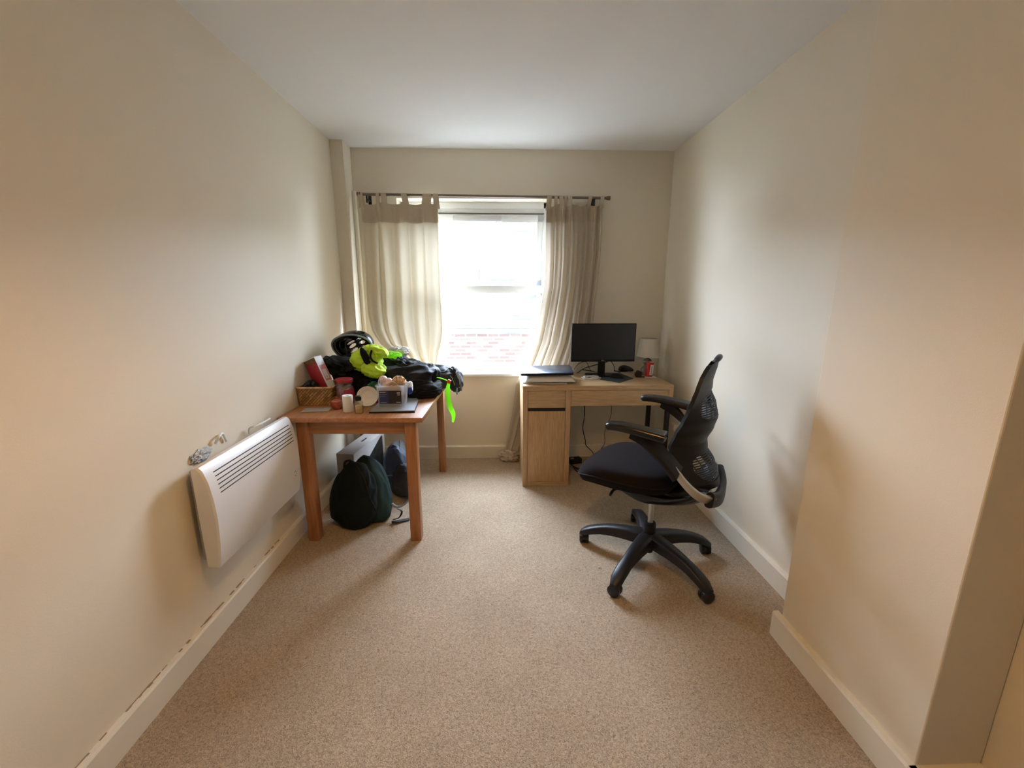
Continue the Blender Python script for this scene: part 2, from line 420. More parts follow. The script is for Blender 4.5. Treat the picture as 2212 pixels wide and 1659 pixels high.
# ------------------------------------------------------------------ room shell
XL, XR, XP, YB, H = -1.167, 1.322, 1.134, 3.386, 2.414
YP, PW = 3.226, 0.089           # boxed-in pipe run in the back left corner
Y1, Y0 = 1.418, 0.865           # the projecting pier on the right
YR = -1.6                       # wall behind the camera
WX0, WX1, WZ0, WZ1 = -0.762, 0.405, 0.735, 2.072   # window opening
bm = B(); box(bm, (XL - 0.2, YR - 0.2, -0.2), (XR + 0.2, YB + 0.3, 0)); struct('floor', bm, M['carpet'], smooth=0)
bm = B(); box(bm, (XL - 0.2, YR - 0.2, H), (XR + 0.2, YB + 0.3, H + 0.2)); struct('ceiling', bm, M['ceil'], smooth=0)
bm = B(); box(bm, (XL - 0.2, YR - 0.2, 0), (XL, YB + 0.3, H)); struct('wall_left', bm, M['wall'], smooth=0)
bm = B(); box(bm, (XR, YR - 0.2, 0), (XR + 0.2, YB + 0.3, H)); struct('wall_right', bm, M['wall'], smooth=0)
bm = B(); box(bm, (XL, YR - 0.2, 0), (XR, YR, H)); struct('wall_rear', bm, M['wall'], smooth=0)
bm = B()
box(bm, (XL, YB, 0), (WX0, YB + 0.3, H)); box(bm, (WX1, YB, 0), (XR, YB + 0.3, H))
box(bm, (WX0, YB, 0), (WX1, YB + 0.3, WZ0 - 0.02)); box(bm, (WX0, YB, WZ1), (WX1, YB + 0.3, H))
struct('wall_back', bm, M['wall'], smooth=0)
bm = B(); box(bm, (XP, Y0, 0), (XR, Y1, H), 0.004); struct('wall_pier', bm, M['wall'], smooth=0)
bm = B(); box(bm, (XL, YP, 0), (XL + PW, YB, H))
box(bm, (XL + PW - 0.001, YB - 0.042, 0), (XL + PW + 0.028, YB, 2.115), 0.008)
struct('trim_1', bm, M['wall'], smooth=0)

def skirting(name, a, b, h, nrm, th=0.022):
    a = Vector((*a, 0)); b = Vector((*b, 0)); n = Vector((*nrm, 0))
    bm = B(); prof = [(0, 0), (th, 0), (th, h - 0.008), (th - 0.005, h), (0, h)]
    ring_loft(bm, [[p + n * q + Vector((0, 0, z)) for q, z in prof] for p in (a, b)])
    return struct(name, bm, M['skirt'], smooth=0)
skirting('baseboard_left', (XL, YR), (XL, YP), 0.105, (1, 0))
skirting('baseboard_back', (XL + PW + 0.03, YB), (XR, YB), 0.108, (0, -1))
skirting('baseboard_right', (XR, Y1), (XR, YB), 0.108, (-1, 0))
skirting('baseboard_pier', (XP, Y0 - 0.022), (XP, Y1 + 0.022), 0.108, (-1, 0), 0.024)
skirting('baseboard_front', (XP - 0.024, Y0), (XR, Y0), 0.108, (0, -1))
# ragged paint and dust line where the left skirting meets the wall
bm = B(); y = 0.35
while y < 2.3:
    l = random.uniform(0.008, 0.035)
    if random.random() < 0.62 and y < 2.0:
        w = random.uniform(0.0006, 0.0022)
        box(bm, (XL, y, 0.105), (XL + random.uniform(0.003, 0.008), y + l, 0.105 + w))
    y += l
link('trim_2', bm, M['dirt'], smooth=0)['kind'] = 'structure'

# ------------------------------------------------------------------ window
def frame_rect(bm, x0, x1, z0, z1, w, y0, y1, bev=0.006):
    box(bm, (x0, y0, z0), (x0 + w, y1, z1), bev); box(bm, (x1 - w, y0, z0), (x1, y1, z1), bev)
    box(bm, (x0, y0, z0), (x1, y1, z0 + w), bev); box(bm, (x0, y0, z1 - w), (x1, y1, z1), bev)
WY = YB + 0.125
win = bpy.data.objects.new('window_1', None); COL.objects.link(win); win.location = ((WX0 + WX1) / 2, WY, WZ0); ORG['window_1'] = Vector(win.location); win['kind'] = 'structure'
bm = B(); frame_rect(bm, WX0, WX1, WZ0, WZ1, 0.05, WY, WY + 0.07)
zt = 1.385
box(bm, (WX0, WY - 0.004, zt - 0.012), (WX1, WY + 0.07, zt + 0.05), 0.005)
box(bm, (WX0 + 0.03, WY + 0.008, WZ1 - 0.0875), (WX1 - 0.03, WY + 0.05, WZ1 - 0.04))
link('window_frame', bm, M['upvc'], win)
bm = B(); frame_rect(bm, WX0 + 0.04, WX1 - 0.04, WZ0 + 0.04, zt - 0.005, 0.022, WY + 0.012, WY + 0.045, 0.004); link('glazing_bead', bm, M['upvc'], win)
bm = B(); box(bm, (WX0 + 0.045, WY + 0.03, WZ0 + 0.045), (WX1 - 0.045, WY + 0.036, zt)); link('glass_pane', bm, M['glass'], win, smooth=0)
# top-hung sash tilted open at the bottom
ztop = WZ1 - 0.088; zbot = zt + 0.052
tm = Matrix.Translation((0, WY + 0.01, ztop)) @ Matrix.Rotation(math.radians(6.5), 4, 'X') @ Matrix.Translation((0, -WY - 0.01, -ztop))
bm = B(); frame_rect(bm, WX0 + 0.045, WX1 - 0.035, zbot - 0.012, ztop, 0.062, WY - 0.005, WY + 0.05, 0.008); bm.transform(tm); sash = link('sash', bm, M['upvc'], win)
bm = B(); box(bm, (WX0 + 0.09, WY + 0.02, zbot + 0.03), (WX1 - 0.08, WY + 0.026, ztop - 0.04)); bm.transform(tm); link('sash_glass', bm, M['glass'], sash, smooth=0)
bm = B(); box(bm, (WX0 + 0.045, WY - 0.002, ztop + 0.001), (WX1 - 0.04, WY + 0.03, ztop + 0.009)); link('gasket', bm, M['seal'], win)
xm = -0.165
bm = B(); box(bm, (xm - 0.19, WY - 0.022, ztop - 0.052), (xm + 0.19, WY - 0.004, ztop - 0.012), 0.004)
box(bm, (xm + 0.15, WY - 0.028, ztop - 0.058), (xm + 0.158, WY - 0.018, ztop - 0.045)); bm.transform(tm)
link('trickle_vent', bm, mat('vent grey', (0.70, 0.71, 0.71), 0.4), sash)
bm = B(); box(bm, (xm - 0.012, WY - 0.028, zbot + 0.005), (xm + 0.012, WY - 0.006, zbot + 0.05), 0.004); tube(bm, [(xm, WY - 0.03, zbot + 0.028), (xm + 0.004, WY - 0.045, zbot + 0.05), (xm + 0.006, WY - 0.045, zbot + 0.13)], 0.007, 8); bm.transform(tm)
link('window_handle', bm, M['white'], sash)
bm = B(); box(bm, (WX0 - 0.03, YB - 0.045, WZ0 - 0.024), (WX1 + 0.03, YB + 0.001, WZ0), 0.006); box(bm, (WX0, YB, WZ0 - 0.022), (WX1, WY + 0.03, WZ0)); link('window_sill', bm, M['sill'], win)

# ------------------------------------------------------------------ outside
bm = B(); box(bm, (-30, 3.9, -4.2), (30, 40, -4)); o = struct('ground', bm, M['concrete'], smooth=0)
YO = 8.5
zb = at(1060, 722, y=YO).z
br = thing('brick_building', (0, YO, -4), 'low red brick building with grey coping seen through the lower window pane', 'building')
bm = B(); box(bm, (-9, YO, -4), (9, YO + 0.3, zb)); link('brick_wall', bm, M['brick'], br, smooth=0)
bm = B(); box(bm, (-9, YO - 0.05, zb), (9, YO + 0.4, zb + 0.05), 0.01); link('coping', bm, M['lead'], br)
zc = at(1060, 698, y=YO + 1.6).z
bm = B(); box(bm, (-9, YO + 0.3, zb - 0.3), (9, YO + 1.6, zb - 0.02)); link('flat_roof', bm, M['render'], br, smooth=0)
YW = YO + 1.6
wb = thing('white_building', (0, YW, -4), 'white rendered building with small window rising behind the brick wall', 'building')
zh = at(1060, 490, y=YW).z
bm = B(); box(bm, (-9, YW, -4), (9, YW + 2, zh)); link('rendered_wall', bm, M['render'], wb, smooth=0)
bm = B(); box(bm, (-9, YW - 0.22, zc), (9, YW, zc + 0.09), 0.01); link('lead_flashing', bm, M['lead'], wb)
a = at(1120, 636, y=YW); b_ = at(1185, 664, y=YW)
f = B(); box(f, (a.x - 0.05, YW - 0.05, b_.z - 0.06), (b_.x + 0.4, YW, b_.z), 0.005); box(f, (a.x + 0.42, YW - 0.04, b_.z), (a.x + 0.47, YW, a.z)); w2 = link('window', f, M['render'], wb)
f = B(); box(f, (a.x, YW - 0.02, b_.z), (b_.x + 0.4, YW + 0.01, a.z)); link('pane', f, M['winout'], w2, smooth=0)
f = B(); c1 = at(1106, 679, y=YW); c2 = at(1150, 679, y=YW); tube(f, [(c1.x, YW - 0.1, c1.z), (c2.x, YW - 0.1, c2.z)], 0.04, 10, 0); link('pipe', f, M['lead'], wb)
f = B(); c1 = at(1105, 500, y=YW); c2 = at(1162, 500, y=YW); box(f, (c1.x, YW - 0.06, c1.z - 0.015), (c2.x, YW, c1.z + 0.02)); link('ledge', f, M['lead'], wb)

# ------------------------------------------------------------------ pendant lamp just above the picture
PLX, PLY = -0.08, 0.80
pd = thing('pendant_lamp', (PLX, PLY, H), 'pendant lamp with a cream drum shade and warm lit bulb', 'ceiling light')
bm = B(); lathe(bm, [(0.0, 0), (0.05, 0), (0.05, -0.012), (0.03, -0.03), (0.0, -0.03)], (PLX, PLY, H), 24); link('ceiling_rose', bm, M['white'], pd)
bm = B(); tube(bm, [(PLX, PLY, H - 0.03), (PLX, PLY, 2.15)], 0.004, 8, 0); link('cord', bm, M['white'], pd)
bm = B(); lathe(bm, [(0.0, 0.0), (0.02, 0.0), (0.02, 0.05), (0.006, 0.06), (0, 0.06)], (PLX, PLY, 2.10), 16); link('bulb_holder', bm, M['white'], pd)
bm = B(); lathe(bm, [(0.0, -0.075), (0.018, -0.071), (0.03, -0.055), (0.033, -0.035), (0.026, -0.015), (0.014, 0.0), (0, 0)], (PLX, PLY, 2.10), 20); link('bulb', bm, M['bulb'], pd)

bm = B(); lathe(bm, [(0.140, 0.0), (0.080, 0.17), (0.078, 0.17), (0.138, 0.0)], (PLX, PLY, 1.965), 40, cap=False); link('lamp_shade', bm, translucent('cream lamp shade', (0.62, 0.52, 0.38), 0.12), pd, smooth=60)

# ------------------------------------------------------------------ convector heater
HY0, HY1 = 1.452, 2.115
ht = thing('convector_heater', (XL, (HY0 + HY1) / 2, 0.34), 'white slatted electric panel heater mounted on the left wall', 'heater')
prof = [(-1.112, 0.345), (-1.076, 0.343), (-1.070, 0.37), (-1.061, 0.45), (-1.057, 0.54), (-1.060, 0.62), (-1.070, 0.69), (-1.085, 0.738), (-1.098, 0.752), (-1.116, 0.752)]
bm = B()
def hp(y, inset=0.0):
    return [Vector((x - inset, y, z + (inset if z < 0.5 else -inset) * 0.6)) for x, z in prof]
ring_loft(bm, [hp(HY0, 0.006), hp(HY0 + 0.006), hp(HY1 - 0.006), hp(HY1, 0.006)])
link('front_panel', bm, M['heater'], ht, smooth=40)
def hx(z):
    for (x0, z0), (x1, z1) in zip(prof[1:-1], prof[2:]):
        if z0 <= z <= z1: return x0 + (x1 - x0) * (z - z0) / (z1 - z0)
for k in range(6):
    z = 0.715 - k * 0.0165
    bm = B()
    x = hx(z)
    box(bm, (x - 0.012, HY0 + 0.05, z - 0.0024), (x + 0.0006, HY1 - 0.035, z + 0.0024), 0.001, seg=1)
    link('vent_slot', bm, M['slot'], ht)
bm = B(); box(bm, (-1.146, HY0 + 0.02, 0.365), (-1.112, HY1 - 0.015, 0.735), 0.006); link('rear_casing', bm, M['heaterback'], ht)
for yb in (HY0 + 0.09, HY1 - 0.17):
    bm = B(); box(bm, (XL, yb, 0.42), (-1.146, yb + 0.04, 0.70)); link('wall_bracket', bm, M['heaterback'], ht)
bm = B(); tube(bm, [(-1.155, HY1 - 0.24, 0.74), (-1.150, HY1 - 0.24, 0.768), (-1.120, HY1 - 0.23, 0.776), (-1.120, HY1 - 0.12, 0.776), (-1.150, HY1 - 0.11, 0.768), (-1.155, HY1 - 0.11, 0.74)], 0.004, 8, 3); link('top_hook', bm, M['heater'], ht)
bm = B()
for k, (dy, dz) in enumerate(((0, 0.02), (0.008, 0.022), (0.016, 0.014), (0.003, 0.0), (0.012, -0.003), (0.02, 0.004))):
    box(bm, (hx(0.45 + dz) - 0.001, HY1 - 0.065 + dy, 0.448 + dz), (hx(0.45 + dz) + 0.0006, HY1 - 0.061 + dy, 0.453 + dz))
link('control_marks', bm, mat('grey print', (0.25, 0.25, 0.25), 0.5), ht, smooth=0)
bm = B(); crumple(bm, (XL + 0.004, HY0 + 0.12, 0.757), (0.008, 0.05, 0.022), 5, 0.5, 3.5, sub=4); link('trim_3', bm, M['filler'])['kind'] = 'structure'
bm = B(); tube(bm, [(XL + 0.008, HY0 + 0.20, 0.775), (XL + 0.02, HY0 + 0.21, 0.80), (XL + 0.01, HY0 + 0.25, 0.80), (XL + 0.008, HY0 + 0.27, 0.76)], 0.005, 8); tag(link('heater_cable', bm, M['white'], org=(XL + 0.01, HY0 + 0.22, 0.77)), 'short white cable end poking out above the wall heater', 'cable')

# ------------------------------------------------------------------ pine table
TZ = 0.738; T0 = Vector((-1.163, 2.130)); TA = math.radians(-1.6); TW, TL = 0.760, 1.05
TM = Matrix.Translation((T0.x, T0.y, 0)) @ Matrix.Rotation(TA, 4, 'Z')
tb = thing('pine_table', TM @ Vector((TW / 2, TL / 2, 0)), 'orange-brown solid pine table heaped with clothes and clutter', 'table')
bm = B(); box(bm, (0, 0, TZ - 0.026), (TW, TL, TZ), 0.004, TM); link('tabletop', bm, M['pine'], tb)
for i, (x, y) in enumerate(((0.078, 0.035), (TW - 0.105, 0.035), (0.060, TL - 0.075), (TW - 0.100, TL - 0.075))):
    bm = B(); w = 0.060 if i < 2 else 0.052
    box(bm, (x, y, 0), (x + w, y + w, TZ - 0.026), 0.004, TM); link('leg', bm, M['pinez'], tb)
for lo, hi, mm in (((0.10, 0.05, TZ - 0.105), (TW - 0.10, 0.075, TZ - 0.026), 'pinex'), ((0.10, TL - 0.06, TZ - 0.105), (TW - 0.10, TL - 0.04, TZ - 0.026), 'pinex'),
                   ((0.055, 0.08, TZ - 0.105), (0.078, TL - 0.08, TZ - 0.026), 'pine'), ((TW - 0.095, 0.08, TZ - 0.105), (TW - 0.072, TL - 0.08, TZ - 0.026), 'pine')):
    bm = B(); box(bm, lo, hi, 0.002, TM); link('apron', bm, M[mm], tb)

# ------------------------------------------------------------------ oak desk
DX, DY, DW, DD, DZ = 0.164, 2.812, 1.055, 0.45, 0.748
dk = thing('oak_desk', (DX + DW / 2, DY + DD / 2, 0), 'oak effect desk with drawers and cupboard standing below the window', 'desk')
t = 0.034
bm = B(); box(bm, (DX, DY, DZ - t), (DX + DW, DY + DD, DZ), 0.0015); link('desktop', bm, M['oakx'], dk)
bm = B(); box(bm, (DX, DY, 0.0), (DX + t, DY + DD, DZ - t), 0.0015); link('side_panel', bm, M['oakz'], dk)
bm = B(); box(bm, (DX + 0.30, DY, 0.0), (DX + 0.30 + t, DY + DD, DZ - t), 0.0015); link('side_panel', bm, M['oakz'], dk)
bm = B(); box(bm, (DX + DW - t, DY, DZ - 0.17), (DX + DW, DY + DD, DZ - t), 0.0015); link('side_panel', bm, M['oakz'], dk)
bm = B(); box(bm, (DX + t, DY + 0.004, 0.0), (DX + 0.30, DY + DD - 0.02, 0.032), 0.001); link('base_panel', bm, M['oakx'], dk)
bm = B(); box(bm, (DX + t, DY + DD - 0.012, 0.03), (DX + 0.30, DY + DD, DZ - t)); link('back_panel', bm, M['oakz'], dk)
bm = B(); box(bm, (DX + t + 0.002, DY + 0.002, DZ - 0.158), (DX + 0.298, DY + 0.02, DZ - t - 0.003), 0.001); box(bm, (DX + t + 0.01, DY + 0.02, DZ - 0.15), (DX + 0.29, DY + DD - 0.03, DZ - 0.06)); link('drawer', bm, M['oakx'], dk)
bm = B(); box(bm, (DX + t + 0.002, DY + 0.002, 0.035), (DX + 0.298, DY + 0.02, DZ - 0.182), 0.001); door = link('door', bm, M['oakz'], dk)
bm = B(); box(bm, (DX + t + 0.002, DY + 0.008, DZ - 0.182), (DX + 0.298, DY + 0.03, DZ - 0.158)); link('finger_gap', bm, M['slot'], dk, smooth=0)
bm = B(); box(bm, (DX + 0.337, DY + 0.002, DZ - 0.146), (DX + DW - t - 0.002, DY + 0.02, DZ - t - 0.003), 0.001); box(bm, (DX + 0.36, DY + 0.02, DZ - 0.13), (DX + DW - 0.06, DY + DD - 0.05, DZ - 0.06)); link('drawer', bm, M['oakx'], dk)
bm = B(); box(bm, (DX + 0.334, DY + DD - 0.02, DZ - 0.17), (DX + DW - t, DY + DD - 0.004, DZ - t)); link('rear_rail', bm, M['oakx'], dk)
for y in (DY + 0.025, DY + DD - 0.055):
    bm = B(); box(bm, (DX + DW - 0.032, y, 0), (DX + DW - 0.002, y + 0.03, DZ - 0.16 if y > DY + 0.1 else DZ - 0.17), 0.002); link('leg', bm, M['metalblack'], dk)
bm = B(); box(bm, (DX + DW - 0.030, DY + 0.05, 0.01), (DX + DW - 0.004, DY + DD - 0.05, 0.035), 0.002); link('foot_bar', bm, M['metalblack'], dk)

# ------------------------------------------------------------------ office chair
CA = Vector((0.78, 1.95)); CW = Vector((0.551, 0.835)).normalized(); CF = Vector((-CW.y, CW.x))
def cp(s, d, z):
    q = CA + CW * s - CF * d
    return Vector((q.x, q.y, z))
ch = thing('office_chair', (CA.x, CA.y, 0), 'black mesh-back swivel chair on five castors in front of the desk', 'office chair')
feet = [(0.473, 2.112), (0.530, 1.680), (0.936, 1.630), (1.105, 1.985), (0.832, 2.312)]
bm = B()   # hub
lathe(bm, [(0, 0.075), (0.035, 0.075), (0.055, 0.095), (0.060, 0.125), (0.045, 0.145), (0, 0.145)], (CA.x, CA.y, 0), 24)
base = link('star_base', bm, M['charcoal'], ch, smooth=50)
for fx, fy in feet:
    d = Vector((fx - CA.x, fy - CA.y)); L = d.length; d.normalize(); q = Vector((-d.y, d.x))
    bm = B(); rings = []
    for i in range(13):
        r = 0.02 + (L + 0.022 - 0.02) * i / 12; k = r / L
        top = 0.150 - 0.008 * k - 0.062 * k * k * k
        th = 0.060 - 0.034 * k
        w = 0.040 - 0.014 * min(1, k * 1.5) + (0.002 if k > 0.8 else 0)
        if i == 12: w *= 0.6; th *= 0.6; top -= 0.006
        c = CA + d * r
        pr_ = [(w, 0), (w, -th), (w * 0.62, -th), (w * 0.55, -th * 0.4), (-w * 0.55, -th * 0.4), (-w * 0.62, -th), (-w, -th), (-w, 0), (-w * 0.75, 0.007), (w * 0.75, 0.007)]
        rings.append([Vector((c.x + q.x * a, c.y + q.y * a, top + b)) for a, b in pr_])
    ring_loft(bm, rings); leg = link('base_leg', bm, M['charcoal'], ch, smooth=50)
    # twin-wheel castor
    ca = random.uniform(0, PI)
    ax = Vector((math.cos(ca), math.sin(ca), 0))
    bm = B(); c = Vector((fx, fy, 0.030))
    R = Vector((1, 0, 0)).rotation_difference(ax).to_matrix().to_4x4() @ Matrix.Rotation(PI / 2, 4, 'Y')
    for sgn in (-1, 1):
        mm_ = R @ Matrix.Translation((0, 0, sgn * 0.015))
        lathe(bm, [(0, -0.011), (0.022, -0.011), (0.029, -0.007), (0.030, 0), (0.029, 0.007), (0.022, 0.011), (0, 0.011)], c, 24, mm_)
    link('castor_wheel', bm, M['rubber'], leg, smooth=50)
    bm = B()
    mm_ = R
    rings = []
    lathe(bm, [(0, -0.006), (0.026, -0.006), (0.026, 0.006), (0, 0.006)], c, 20, mm_)
    lathe(bm, [(0, 0.03), (0.008, 0.03), (0.008, 0.066), (0, 0.066)], (fx, fy, 0), 12)
    link('castor_stem', bm, M['rubber'], leg, smooth=50)
bm = B(); lathe(bm, [(0, 0.045), (0.022, 0.045), (0.025, 0.052), (0.025, 0.09), (0.030, 0.12), (0.030, 0.205), (0.026, 0.212), (0, 0.212)], (CA.x, CA.y, 0), 24); link('column', bm, M['black'], ch)
bm = B(); lathe(bm, [(0, 0.2), (0.0135, 0.2), (0.0135, 0.36), (0, 0.36)], (CA.x, CA.y, 0), 20); link('gas_lift', bm, M['satin'], ch)
# under-seat shell sweeping from the front mechanism to the rear yoke
path = [(-0.20, 0.432), (-0.12, 0.392), (-0.03, 0.362), (0.06, 0.366), (0.14, 0.385), (0.215, 0.415), (0.268, 0.45)]
wid = [0.06, 0.075, 0.085, 0.10, 0.14, 0.19, 0.23]
bm = B(); rings = []
P = smooth_path([(d, z, w) for (d, z), w in zip(path, wid)], 5)
for i, (d, z, w) in enumerate(P):
    k = i / (len(P) - 1); th = 0.045 * (1 - k) + 0.022
    ring = []
    for a in range(20):
        an = 2 * PI * a / 20; cs, sn = math.cos(an), math.sin(an)
        s_ = w * math.copysign(abs(cs) ** 0.6, cs); zz = math.copysign(abs(sn) ** 0.7, sn)
        lift = 0.10 * k * k * (s_ / w) ** 2 if w else 0
        ring.append(cp(s_, d - 0.03 * k * (s_ / w) ** 2, z + th * zz * (0.6 if zz < 0 else 0.9) + lift))
    rings.append(ring)
ring_loft(bm, rings); link('seat_shell', bm, M['blackgloss'], ch, smooth=60)
bm = B(); box(bm, (-0.10, -0.05, 0.435), (0.10, 0.05, 0.47), 0.008)
Mx = Matrix.Translation((0, 0, 0))
for v in bm.verts:
    v.co = cp(v.co.x, -0.245 + v.co.y * 1.1, v.co.z + (v.co.y * -0.1))
link('seat_slider', bm, M['black'], ch)
bm = B(); tube(bm, [cp(-0.10, -0.14, 0.41), cp(-0.17, -0.15, 0.425), cp(-0.22, -0.15, 0.42)], 0.007, 8); link('height_lever', bm, M['black'], ch)
# seat cushion
bm = B()
def seatf(s, d):   # s,d in -1..1 -> top height
    top = 0.545 + 0.012 * (1 - d * d) - 0.022 * (1 - s * s) * 0.4
    f = max(0, -d - 0.25) / 0.75
    return top - 0.060 * f ** 2.0
rings = []; NS = 48
def outline(a, k):
    cs, sn = math.cos(a), math.sin(a)
    e = 0.72
    s_ = 0.252 * math.copysign(abs(cs) ** e, cs) * k
    d_ = 0.262 * math.copysign(abs(sn) ** e, sn) * k
    wd = 1.0 - 0.05 * (d_ / 0.262 if d_ < 0 else 0) * -1 * 0.6
    return s_ * (1 - 0.30 * max(0, -d_ / 0.262) ** 2.2), d_
levels = [(0.0, 1, 0), (0.35, 1, 0), (0.65, 1, 0), (0.85, 1, -0.004), (0.95, 1, -0.014), (0.99, 1, -0.03), (1.0, 1, -0.048), (0.97, 1, -0.072), (0.92, 1, -0.092), (0.8, 1, -0.108), (0.4, 1, -0.118), (0.0, 1, -0.118)]
for k, _, dz in levels:
    kk = max(k, 0.001); ring = []
    for i in range(NS):
        s_, d_ = outline(2 * PI * i / NS, kk)
        z = seatf(s_ / 0.252, d_ / 0.262) + dz
        ring.append(cp(s_, d_ * 0.97 - 0.128, z))
    rings.append(ring)
ring_loft(bm, rings); bmesh.ops.remove_doubles(bm, verts=bm.verts, dist=0.001); link('seat', bm, M['seatfab'], ch, smooth=70)
bm = B()
pp = []
for i in range(NS + 1):
    s_, d_ = outline(2 * PI * i / NS, 1.0); pp.append(cp(s_ * 1.004, d_ * 0.974 - 0.128, seatf(s_ / 0.252, d_ / 0.262) - 0.05))
tube(bm, pp, 0.0035, 6, 0); link('seat_piping', bm, mat('dark grey piping', (0.018, 0.017, 0.019), 0.95, spec=0.1), ch)

# figure-of-eight back: depth profile of edge and centre, half width
EZ = [(0.50, 0.262, 0.300, 0.10), (0.54, 0.215, 0.292, 0.185), (0.60, 0.160, 0.272, 0.215), (0.66, 0.118, 0.232, 0.218), (0.71, 0.100, 0.226, 0.215), (0.77, 0.120, 0.250, 0.222), (0.83, 0.147, 0.264, 0.228),
      (0.88, 0.166, 0.252, 0.226), (0.93, 0.185, 0.224, 0.218), (0.98, 0.198, 0.222, 0.208), (1.02, 0.206, 0.230, 0.192), (1.045, 0.214, 0.236, 0.172), (1.065, 0.222, 0.238, 0.148), (1.080, 0.231, 0.240, 0.118), (1.088, 0.236, 0.240, 0.09)]
def bk(z):
    for a, b in zip(EZ[:-1], EZ[1:]):
        if z <= b[0]:
            t_ = max(0, (z - a[0]) / (b[0] - a[0])); t_ = t_ * t_ * (3 - 2 * t_) * 0.5 + t_ * 0.5
            return [a[i] + (b[i] - a[i]) * t_ for i in (1, 2, 3)]
    return EZ[-1][1:]
def bp_(s, z, off=0.0):
    e, c, w = bk(z)
    return cp(s * w, e + (c - e) * (1 - abs(s) ** 2.0) + off, z)
def back_loop(name, z0, z1, holes, m, th, parent):
    """solid band of the back with oval openings left out"""
    bm = B(); NU, NV = 56, 90; vs = {}
    def inside(s, z):
        for zc, hz, hs in holes:
            if abs((z - zc) / hz) ** 2.6 + abs(s / hs) ** 2.6 < 1: return True
        return False
    for j in range(NV + 1):
        for i in range(NU + 1):
            s = -1 + 2 * i / NU; z = z0 + (z1 - z0) * j / NV
            vs[i, j] = (s, z)
    cache = {}
    def V(i, j):
        if (i, j) not in cache: cache[i, j] = bm.verts.new(bp_(*vs[i, j]))
        return cache[i, j]
    for j in range(NV):
        for i in range(NU):
            s = (vs[i, j][0] + vs[i + 1, j][0]) / 2; z = (vs[i, j][1] + vs[i, j + 1][1]) / 2
            if inside(s, z): continue
            bm.faces.new((V(i, j), V(i + 1, j), V(i + 1, j + 1), V(i, j + 1)))
    for _ in range(3): bmesh.ops.smooth_vert(bm, verts=[v for v in bm.verts if v.is_boundary], factor=0.5, use_axis_x=True, use_axis_y=True, use_axis_z=True)
    solidify(bm, th)
    return link(name, bm, m, parent, smooth=60)
holes = [(0.885, 0.062, 0.70), (0.600, 0.062, 0.74)]
back = back_loop('backrest_frame', 0.50, 1.088, holes, M['black'], 0.017, ch)
def net(name, zc, hz, hs, n, parent):
    bm = B()
    for k in range(n):
        z = zc - hz + 2 * hz * (k + 0.5) / n
        q = max(0, 1 - abs((z - zc) / hz) ** 2.6) ** (1 / 2.6) * hs
        pts = [bp_(-q + 2 * q * i / 16, z, -0.006) for i in range(17)]
        if q > 0.05: sweep(bm, pts, rrect(0.002, hz / n * 0.62, 0.0009, 1))
    for k in range(9):
        s = -hs + 2 * hs * (k + 0.5) / 9
        q = max(0, 1 - abs(s / hs) ** 2.6) ** (1 / 2.6) * hz
        pts = [bp_(s, zc - q + 2 * q * i / 12, -0.008) for i in range(13)]
        sweep(bm, pts, circ(0.0022, 6), up=(CF.x, CF.y, 0))
    return link(name, bm, M['net'], parent, smooth=60)
net('upper_net', 0.885, 0.067, 0.74, 13, back)
net('lower_net', 0.600, 0.066, 0.78, 15, back)
bm = B(); lp_ = [bp_(-1 + 2 * i / 14, 1.084 + 0.010 * (1 - (i / 7 - 1) ** 2)) for i in range(15)]
sweep(bm, lp_, circ(0.0135, 12), up=(CF.x, CF.y, 0), scale=[max(0.25, 1 - abs(i / 7 - 1) ** 4) for i in range(15)]); link('top_lip', bm, M['charcoal'], back, smooth=60)
# silver yoke arms and the black rear yoke
for sg in (-1, 1):
    pts = smooth_path([cp(sg * 0.245, 0.130, 0.635), cp(sg * 0.248, 0.165, 0.590), cp(sg * 0.243, 0.210, 0.545), cp(sg * 0.215, 0.250, 0.510), cp(sg * 0.165, 0.288, 0.488)], 5)
    n = len(pts); sc = [(1.0, 0.55 + 0.35 * i / n) for i in range(n)]
    bm = B(); sweep(bm, pts, rrect(0.010, 0.024, 0.006, 3), up=(CF.x * -0.6, CF.y * -0.6, 0.8), scale=sc); link('yoke_bracket', bm, M['satin'], ch, smooth=50)
    # arm bracket and pad
    pts = smooth_path([cp(sg * 0.250, 0.150, 0.610), cp(sg * 0.262, 0.105, 0.665), cp(sg * 0.278, 0.060, 0.715), cp(sg * 0.292, 0.010, 0.752), cp(sg * 0.298, -0.05, 0.772)], 5)
    n = len(pts); sc = [(1.0, 1.15 - 0.75 * i / n) for i in range(n)]
    bm = B(); sweep(bm, pts, rrect(0.012, 0.046, 0.008, 3), up=(CF.x * 0.6, CF.y * 0.6, 0.8), scale=sc); link('arm_bracket', bm, M['black'], ch, smooth=50)
    pts = smooth_path([cp(sg * 0.298, -0.165, 0.792), cp(sg * 0.298, -0.10, 0.798), cp(sg * 0.300, -0.02, 0.794), cp(sg * 0.298, 0.06, 0.786), cp(sg * 0.295, 0.105, 0.780)], 6)
    n = len(pts)
    sc = []
    for i in range(n):
        k = i / (n - 1); e = min(1, (k / 0.08) ** 0.5 if k < 0.08 else 1, ((1 - k) / 0.08) ** 0.5 if k > 0.92 else 1)
        e = max(e, 0.15); sc.append((e * (0.72 + 0.5 * k if sg > 0 else 0.78 + 0.38 * k), e * (0.9 + 0.2 * k)))
    bm = B(); sweep(bm, pts, rrect(0.042, 0.0165, 0.013, 5), scale=sc); link('armrest', bm, M['charcoal'] if sg > 0 else M['blackgloss'], ch, smooth=60)
pts = smooth_path([cp(-0.19, 0.278, 0.496), cp(-0.10, 0.302, 0.470), cp(0, 0.308, 0.462), cp(0.10, 0.302, 0.470), cp(0.19, 0.278, 0.496)], 5)
